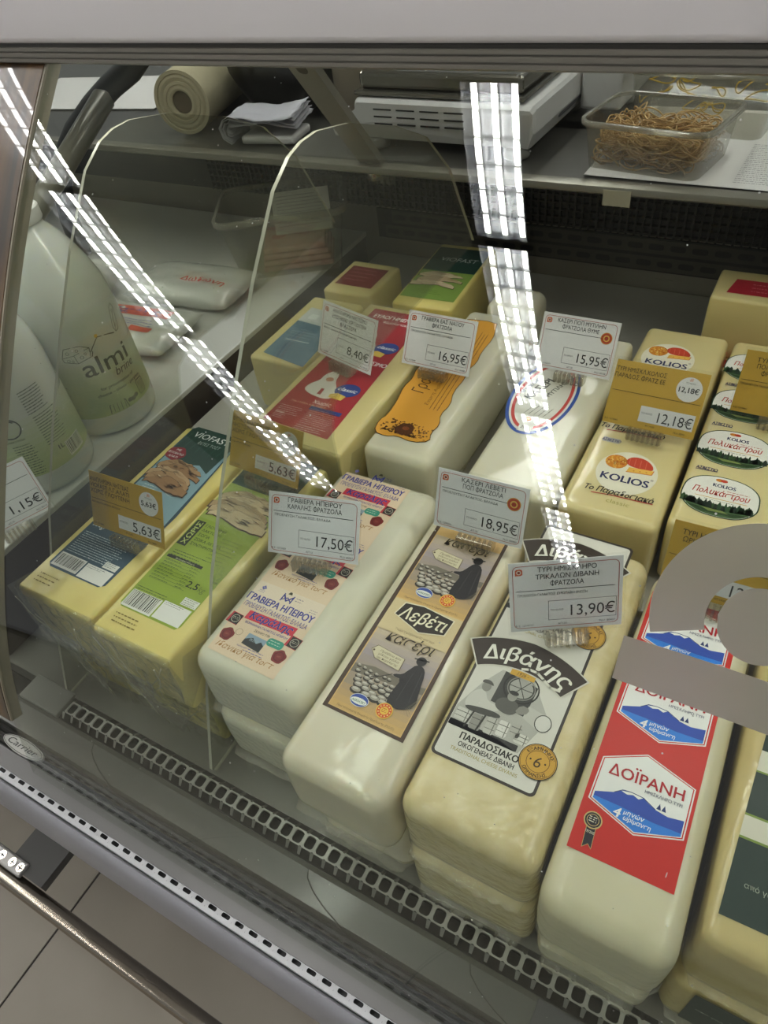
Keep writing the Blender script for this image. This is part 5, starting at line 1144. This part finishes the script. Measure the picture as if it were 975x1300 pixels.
def pouch(name, label, cat, loc, rz, w_, l_, h_, mat, group=None, wr=1.0, sd=1, film=True):
    root = thing(name, label, cat, loc, (0, 0, rz), group)
    b = bmesh.new(); nx, ny = 28, 22
    for sgn in (1, -1):
        R = []
        for i in range(nx + 1):
            row = []
            for j in range(ny + 1):
                u = i / nx * 2 - 1; v = j / ny * 2 - 1
                p = max(0, (1 - abs(u) ** 4) * (1 - abs(v) ** 4)) ** .5
                n_ = noise.noise(Vector((u * 3 + sd, v * 3, sgn))) * .3 + noise.noise(Vector((u * 8 + sd, v * 8, sgn))) * .16
                z = h_/2 + sgn * h_/2 * p * (1 + (n_ * wr if sgn > 0 else 0))
                row.append(b.verts.new((u * w_/2 * (1 + .02 * noise.noise(Vector((v * 4, sd, 0)))), v * l_/2 * (1 + .03 * noise.noise(Vector((u * 4, sd, 2)))), max(0, z))))
            R.append(row)
        for A, B in zip(R, R[1:]):
            for j in range(ny):
                q = (A[j], B[j], B[j+1], A[j+1]); b.faces.new(q if sgn > 0 else q[::-1]).smooth = True
    bmesh.ops.remove_doubles(b, verts=b.verts, dist=1e-5)
    mesh_from(b, 'pack', mat, root)
    def top(u, v):
        uu = u / (w_/2); vv = v / (l_/2); p = max(0, (1 - abs(uu) ** 4) * (1 - abs(vv) ** 4)) ** .5
        n_ = noise.noise(Vector((uu * 3 + sd, vv * 3, 1))) * .3 + noise.noise(Vector((uu * 8 + sd, vv * 8, 1))) * .16
        return h_/2 + h_/2 * p * (1 + n_ * wr)
    return root, Art(lambda u, v, h: Vector((u, v, top(u, v) + h)), base=.0008)
PK = pr('white_vacuum_pack', '#c9cac6', .3, coat=.8, wrink=(60, .5))
r_, a = pouch('cheese_pack', 'white vacuum cheese pack with red banner and blue lettering behind the bottles', 'cheese pack', (-.845, .612, .12), .10, .190, .115, .030, PK, 'vacuum packs behind the bottles', .5, 2)
for k in range(8): a.rect(-.052 + k*.0145, .010, -.052 + (k+1)*.0145, .032, '#cf5a4a', 0)
a.text('Καράλης', .004, .0140, .0160, '#39418f', 'C', .03, .15, width=.088, lay=6); a.lines(-.03, -.002, .055, 3, .006, '#5a62a0', 5, .0022, .2); a.text('Η', .005, .036, .016, '#39418f', 'C', .03, lay=5)
for k in range(4): a.rect(.020 + k*.0095, -.028, .020 + (k+1)*.0095, -.016, '#cf5a4a', 0)
a.poly([(-.035, -.050), (.012, -.050), (.015, -.022), (.0, -.018), (-.012, -.026), (-.03, -.020)], '#55585e', 4); a.build(r_)
r_, a = pouch('cheese_pack', 'white vacuum cheese pack with red lettering, farthest behind the bottles', 'cheese pack', (-.835, .745, .12), .08, .200, .110, .034, PK, 'vacuum packs behind the bottles', .5, 5)
a.text('Δωδώνη', .035, -.018, .0160, '#c8504a', 'C', .03, .1, width=.080, lay=6); a.build(r_)
r_, a = pouch('crumpled_bag', 'crumpled white plastic bag behind the almi bottle', 'bag', (-1.02, .655, .12), .3, .130, .120, .060, pr('crumpled_white', '#cfcec8', .5, bump=(60, .6)), None, 1.4, 8)
a.bm.free()

# ------------------------------------------------------------------ clear tub with pink slices
def rbowl(bm, w0, l0, w1, l1, h, r0, r1, th=.0012, z0=0, mi=0, floor=True):
    A = rrect(w0, l0, r0, n=6); B = rrect(w1, l1, r1, n=6); n = len(A)
    V0 = [bm.verts.new((u, v, z0)) for u, v in A]; V1 = [bm.verts.new((u, v, z0 + h)) for u, v in B]
    for k in range(n):
        f = bm.faces.new((V0[k], V0[(k+1) % n], V1[(k+1) % n], V1[k])); f.smooth = True
    if floor: bm.faces.new(V0[::-1])
def rim(bm, w1, l1, r1, z, wd=.004, hh=.006):
    pr_ = [(0, 0), (wd, 0), (wd, -hh), (wd - .001, -hh), (wd - .001, -.001), (0, -.001)]
    L_ = []
    for o, dz in pr_:
        L_.append([bm.verts.new((u, v, z + dz)) for u, v in rrect(w1 + 2*o, l1 + 2*o, r1 + o, n=6)])
    n = len(L_[0])
    for A, B in zip(L_, L_[1:] + L_[:1]):
        for k in range(n): bm.faces.new((A[k], A[(k+1) % n], B[(k+1) % n], B[k])).smooth = True
t = thing('clear_tub', 'clear plastic tub of pink slices with a paper note, behind the divider', 'tub', (-.742, .895, .12), (0, 0, .55))
b = bmesh.new(); rbowl(b, .165, .110, .198, .140, .102, .014, .018); mesh_from(b, 'body', M['tubplastic'], t)
b = bmesh.new(); rim(b, .198, .140, .018, .102, .006, .009); mesh_from(b, 'rim', M['tubrim'], t)
s = thing('ham_slices', 'pink ham slices lying inside the clear tub', 'ham', (-.742, .895, .1218), (0, 0, .55))
b = bmesh.new()
for k in range(4): box(b, -.046 + k*.002, .070 - k*.003, -.044, .044, .0005 + k*.010, .0096 + k*.010, 0, .003, 2)
mesh_from(b, 'slices', pr('pink_ham', '#cfa39a', .45, coat=.3, var=(60, '#b5685f', .8)), s)
a = Art(lambda u, v, h: Vector((u, v, .0396 + h))); a.poly(smoothpoly([(-.030, .0), (-.010, .022), (.0, .010), (-.008, -.012), (-.025, -.012)], 2), '#b8353a', 1); a.build(s, 'red_mark')
n_ = thing('paper_note', 'white printed paper note standing in the clear tub', 'note', (-.722, .905, .1640), (-.5, 0, .55))
b = bmesh.new(); box(b, -.042, .052, .0, .0008, .0, .064); mesh_from(b, 'paper', M['paper'], n_)
a = Art(lambda u, v, h: Vector((u, -h, v))); a.lines(-.034, .056, .044, 10, .0050, '#77787c', 1, .0012); a.build(n_, 'print')

# ------------------------------------------------------------------ on the rear counter
ZR = .300
SC = pr('scale_white', '#c6c5c3', .4); 
s = thing('shop_scale', 'white counter weighing scale with slotted front', 'scale', (-.462, .908, ZR), (0, 0, -.03))
b = bmesh.new()
ft = [(-.128, .012), (.122, .012), (.130, .040), (.130, .085), (-.130, .085), (-.130, .030)]
rings = []
for (y_, ins, ztop) in ((0, 0, .058), (.006, -.002, .062), (.20, -.002, .062), (.23, .004, .058)):
    rings.append([b.verts.new((x_, y_ if z_ > .03 else y_ + .006, z_)) for x_, z_ in ((-.126+ins, .012), (.122-ins, .012), (.131-ins, .032), (.130-ins, ztop - .004), (.126-ins, ztop), (-.126+ins, ztop), (-.130+ins, ztop - .004), (-.131+ins, .032))])
for A, B in zip(rings, rings[1:]):
    for k in range(8): b.faces.new((A[k], A[(k+1) % 8], B[(k+1) % 8], B[k]))
b.faces.new(rings[0]); b.faces.new(rings[-1][::-1]); bmesh.ops.recalc_face_normals(b, faces=b.faces)
mesh_from(b, 'body', SC, s)
b = bmesh.new()
for r_ in range(3):
    for c_ in range(4): box(b, -.100 + c_*.036, -.072 + c_*.036, -.0006, .002, .050 - r_*.0090, .0517 - r_*.0090, 0)
mesh_from(b, 'slots', M['black'], s)
b = bmesh.new(); box(b, -.135, .115, .008, .215, .0635, .070, 0, .003, 2); box(b, -.128, .110, .014, .21, .070, .092, 0, .006, 3); mesh_from(b, 'pan', pr('smoked_pan', '#77746c', .18, .7), s)
b = bmesh.new(); box(b, .1295, .1315, .09, .17, .024, .052); mesh_from(b, 'rating_plate', pr('plate_dark', '#3f3f42', .5), s)
b = bmesh.new(); prism(b, [(-.130, .012), (-.130, .050), (-.155, .036), (-.175, .020), (-.172, .012)], lambda u, v, h: Vector((u, h, v)), .004, .05); bmesh.ops.recalc_face_normals(b, faces=b.faces); mesh_from(b, 'side_wing', SC, s)
b = bmesh.new(); box(b, .134, .19, .16, .30, .012, .085, 0, .004, 2); mesh_from(b, 'rear_housing', SC, s)
for (x_, y_) in ((.105, .012), (-.105, .012), (.105, .2), (-.105, .2), (.17, .24)):
    b = bmesh.new(); lathe(b, [(0, 0), (.016, 0), (.017, .003), (.015, .010), (.012, .013), (0, .013)], 20, cx=x_, cy=y_); mesh_from(b, 'foot', pr('foot_grey', '#77766f', .4), s)

# boxes of rubber bands
def bandbox(x, y, rz, label, lab2, cA, cB, n, w_, l_, h_, z=ZR + .001, sd=1, fill=.6):
    t = thing('plastic_box', label, 'plastic box', (x, y, z), (0, 0, rz), 'clear boxes of rubber bands')
    b = bmesh.new(); rbowl(b, w_ - .014, l_ - .014, w_, l_, h_, .014, .018); mesh_from(b, 'body', M['tubplastic'], t)
    b = bmesh.new(); rim(b, w_, l_, .018, h_, .0045, .0055); mesh_from(b, 'rim', M['tubrim'], t)
    random.seed(sd); b = bmesh.new()
    for k in range(n):
        R0 = random.uniform(.008, .019); cx = random.uniform(-1, 1) * (w_/2 - .010 - R0 * .4); cy = random.uniform(-1, 1) * (l_/2 - .010 - R0 * .4)
        cz = .003 + random.random() ** .8 * (h_ * fill); tl = Matrix.Rotation(random.uniform(-.7, .7), 3, 'X') @ Matrix.Rotation(random.uniform(-.6, .6), 3, 'Y'); e = random.uniform(.6, 1); ph = random.random() * 6
        pts = []
        for q in range(18):
            th = q * 2 * math.pi / 18; p = tl @ Vector((R0 * math.cos(th), R0 * e * math.sin(th), .0025 * math.sin(2 * th + ph))) + Vector((cx, cy, cz))
            p.x = max(-w_/2 + .0122, min(w_/2 - .0122, p.x)); p.y = max(-l_/2 + .0122, min(l_/2 - .0122, p.y)); p.z = max(.0018, p.z); pts.append(p)
        tube(b, pts, .00085, 5, closed=True, mi=k % 2)
    o = mesh_from(b, 'rubber_bands', [cA, cB], loc=W(x, y, z + .0016)); o.rotation_euler = (0, 0, rz); tag(o, lab2, 'rubber bands', kind='stuff')
RB1 = pr('tan_rubber', '#c0a06a', .45); RB2 = pr('brown_rubber', '#ae8a56', .45); RB3 = pr('yellow_rubber', '#c9a62c', .45)
bandbox(-.186, .935, -.17, 'clear plastic box of tan rubber bands at the front of the rear counter', 'tangle of tan rubber bands in the front clear box', RB1, RB2, 380, .150, .112, .054, sd=4, fill=.62)
bandbox(-.158, 1.068, -.12, 'clear plastic box of yellow rubber bands behind the tan ones', 'loose yellow rubber bands in the rear clear box', RB3, RB3, 16, .175, .110, .072, sd=9, fill=.75)
# printed sheet and cream card beneath the boxes
p = thing('printed_sheet', 'white printed sheet lying under the rubber band boxes', 'paper sheet', (-.125, .871, ZR), (0, 0, -.03))
b = bmesh.new(); box(b, -.130, .115, 0, .25, .0002, .0008); mesh_from(b, 'paper', M['paper'], p)
a = Art(lambda u, v, h: Vector((u, v, .0008 + h)), base=.0001); a.lines(.035, .130, .085, 22, .0055, '#6a6a6c', 0, .0016, .3); a.line([(.088, .005), (.100, .20)], .0008, '#55565a', 0); a.build(p, 'print')
p = thing('cream_card', 'cream card lying on the printed sheet at the right edge', 'card', (.015, .868, ZR + .001), (0, 0, .25))
b = bmesh.new(); box(b, -.03, .06, .0, .06, 0, .0012); mesh_from(b, 'card', pr('cream_paper', '#c9bd8e', .6), p)
p = thing('masking_tape', 'piece of cream masking tape on the counter edge rod', 'tape', (-.206, .848, .2745), (0, 0, 0))
b = bmesh.new(); box(b, -.016, .016, -.0012, .0, .004, .022); mesh_from(b, 'tape', pr('tape_cream', '#b5b09c', .7), p)
# paper roll
r = thing('paper_roll', 'roll of cream paper lying end-on on the rear counter', 'paper roll', (-.915, .915, ZR + .046), (0, 0, .28))
b = bmesh.new(); n = 40
def ringv(R_, y_): return [b.verts.new((R_ * math.cos(k*2*math.pi/n), y_, R_ * math.sin(k*2*math.pi/n))) for k in range(n)]
rs = [ringv(.046, .26), ringv(.046, 0)]
for k, R_ in enumerate((.045, .041, .040, .036, .0355, .031, .030, .026, .0255, .021, .020, .0165)): rs.append(ringv(R_, (.0, .0, .0018)[k % 3] if k else 0))
rs.append(ringv(.0155, .25))
for A, B in zip(rs, rs[1:]):
    for k in range(n): b.faces.new((A[k], B[k], B[(k+1) % n], A[(k+1) % n])).smooth = True
bmesh.ops.recalc_face_normals(b, faces=b.faces)
mesh_from(b, 'paper', pr('cream_roll_paper', '#b5ac8e', .7, bump=(90, .3)), r, smooth=True, ang=40)
b = bmesh.new(); tube(b, [(0, .004, 0), (0, .255, 0)], .0158, 24); mesh_from(b, 'core', pr('core_brown', '#6a5f4c', .8), r)
# bundle of crumpled papers
r = thing('paper_bundle', 'bundle of folded white papers on the rear counter beside the roll', 'papers', (-.728, .892, ZR), (0, 0, .15))
for k in range(5):
    b = bmesh.new(); R = []
    random.seed(k + 2)
    for i in range(19):
        s_ = i / 18; row = []
        for j in range(9):
            v = j / 8
            if s_ < .2: th = -math.pi/2 - math.pi * s_ / .2; x_ = -.075 + (.018 - k*.003) * math.cos(th) ; z_ = .020 + (.018 - k*.003) * (math.sin(th))
            else: x_ = -.075 + (s_ - .2) / .8 * .112; z_ = .020 + (.018 - k*.003) + .004 * math.sin(s_ * 7 + k) + .010 * (s_ - .2) * v
            row.append(b.verts.new((x_ + .004*noise.noise(Vector((s_*3, v*3, k))), v * .062 + k*.002, max(.0005, z_ + .004 * noise.noise(Vector((s_*5, v*4, k*3)))))))
        R.append(row)
    for A, B in zip(R, R[1:]):
        for j in range(8): b.faces.new((A[j], B[j], B[j+1], A[j+1])).smooth = True
    o = mesh_from(b, 'sheet', pr('paper_lilac_white', '#bdbcc4', .7), r)
    md = o.modifiers.new('thickness', 'SOLIDIFY'); md.thickness = .0006
b = bmesh.new(); box(b, -.06, .03, .005, .066, .0, .012, 0, .004, 2); mesh_from(b, 'folded_stack', M['paper'], r)
# black bag with a yellow tab
r_, a = pouch('black_bag', 'black plastic bag with a yellow tab behind the paper roll', 'bag', (-.800, 1.065, ZR), .05, .155, .160, .19, pr('black_plastic_bag', '#0d0d0e', .3, coat=.4), None, .5, 14)
a.rect(-.050, -.060, -.030, -.020, '#c9b93a', 2); a.build(r_, 'yellow_tab')
# beige canister
r = thing('beige_canister', 'beige cardboard canister standing between the strut and the scale', 'canister', (-.652, 1.045, ZR))
b = bmesh.new(); lathe(b, [(0, 0), (.048, 0), (.049, .002), (.049, .17), (.047, .172), (0, .172)], 40); mesh_from(b, 'body', pr('beige_card', '#8a8070', .6), r, smooth=True, ang=40)
b = bmesh.new(); lathe(b, [(.0495, .158), (.0510, .159), (.0510, .176), (.049, .178), (0, .178)], 40); mesh_from(b, 'lid', pr('beige_lid', '#968d7c', .5), r, smooth=True, ang=40)
# white sheet and black hose far left
p = thing('white_sheet', 'large white sheet of paper on the rear counter at far left', 'paper sheet', (-1.22, .93, ZR), (0, 0, .12))
b = bmesh.new(); box(b, -.25, .14, .07, .27, .0002, .0012); mesh_from(b, 'paper', M['paper'], p)
b = bmesh.new(); tube(b, [(-.77, .79, .5488), (-.80, .795, .49), (-.838, .80, .452), (-.878, .80, .425), (-.926, .80, .404), (-.98, .80, .376), (-1.04, .80, .340), (-1.09, .80, .300), (-1.13, .80, .250), (-1.15, .80, .190), (-1.155, .80, .1235)], .0165, 14)
o = mesh_from(b, 'black_hose', M['black'], loc=(0, 0, OFF)); tag(o, 'thick black hose curving down behind the brine bottles at far left', 'hose')
# dark backdrop equipment behind the rear counter
b = bmesh.new(); box(b, X0, X1, 1.95, 2.05, -.8, .62); mesh_from(b, 'rear_panel', pr('rear_dark_panel', '#45423c', .5), case)
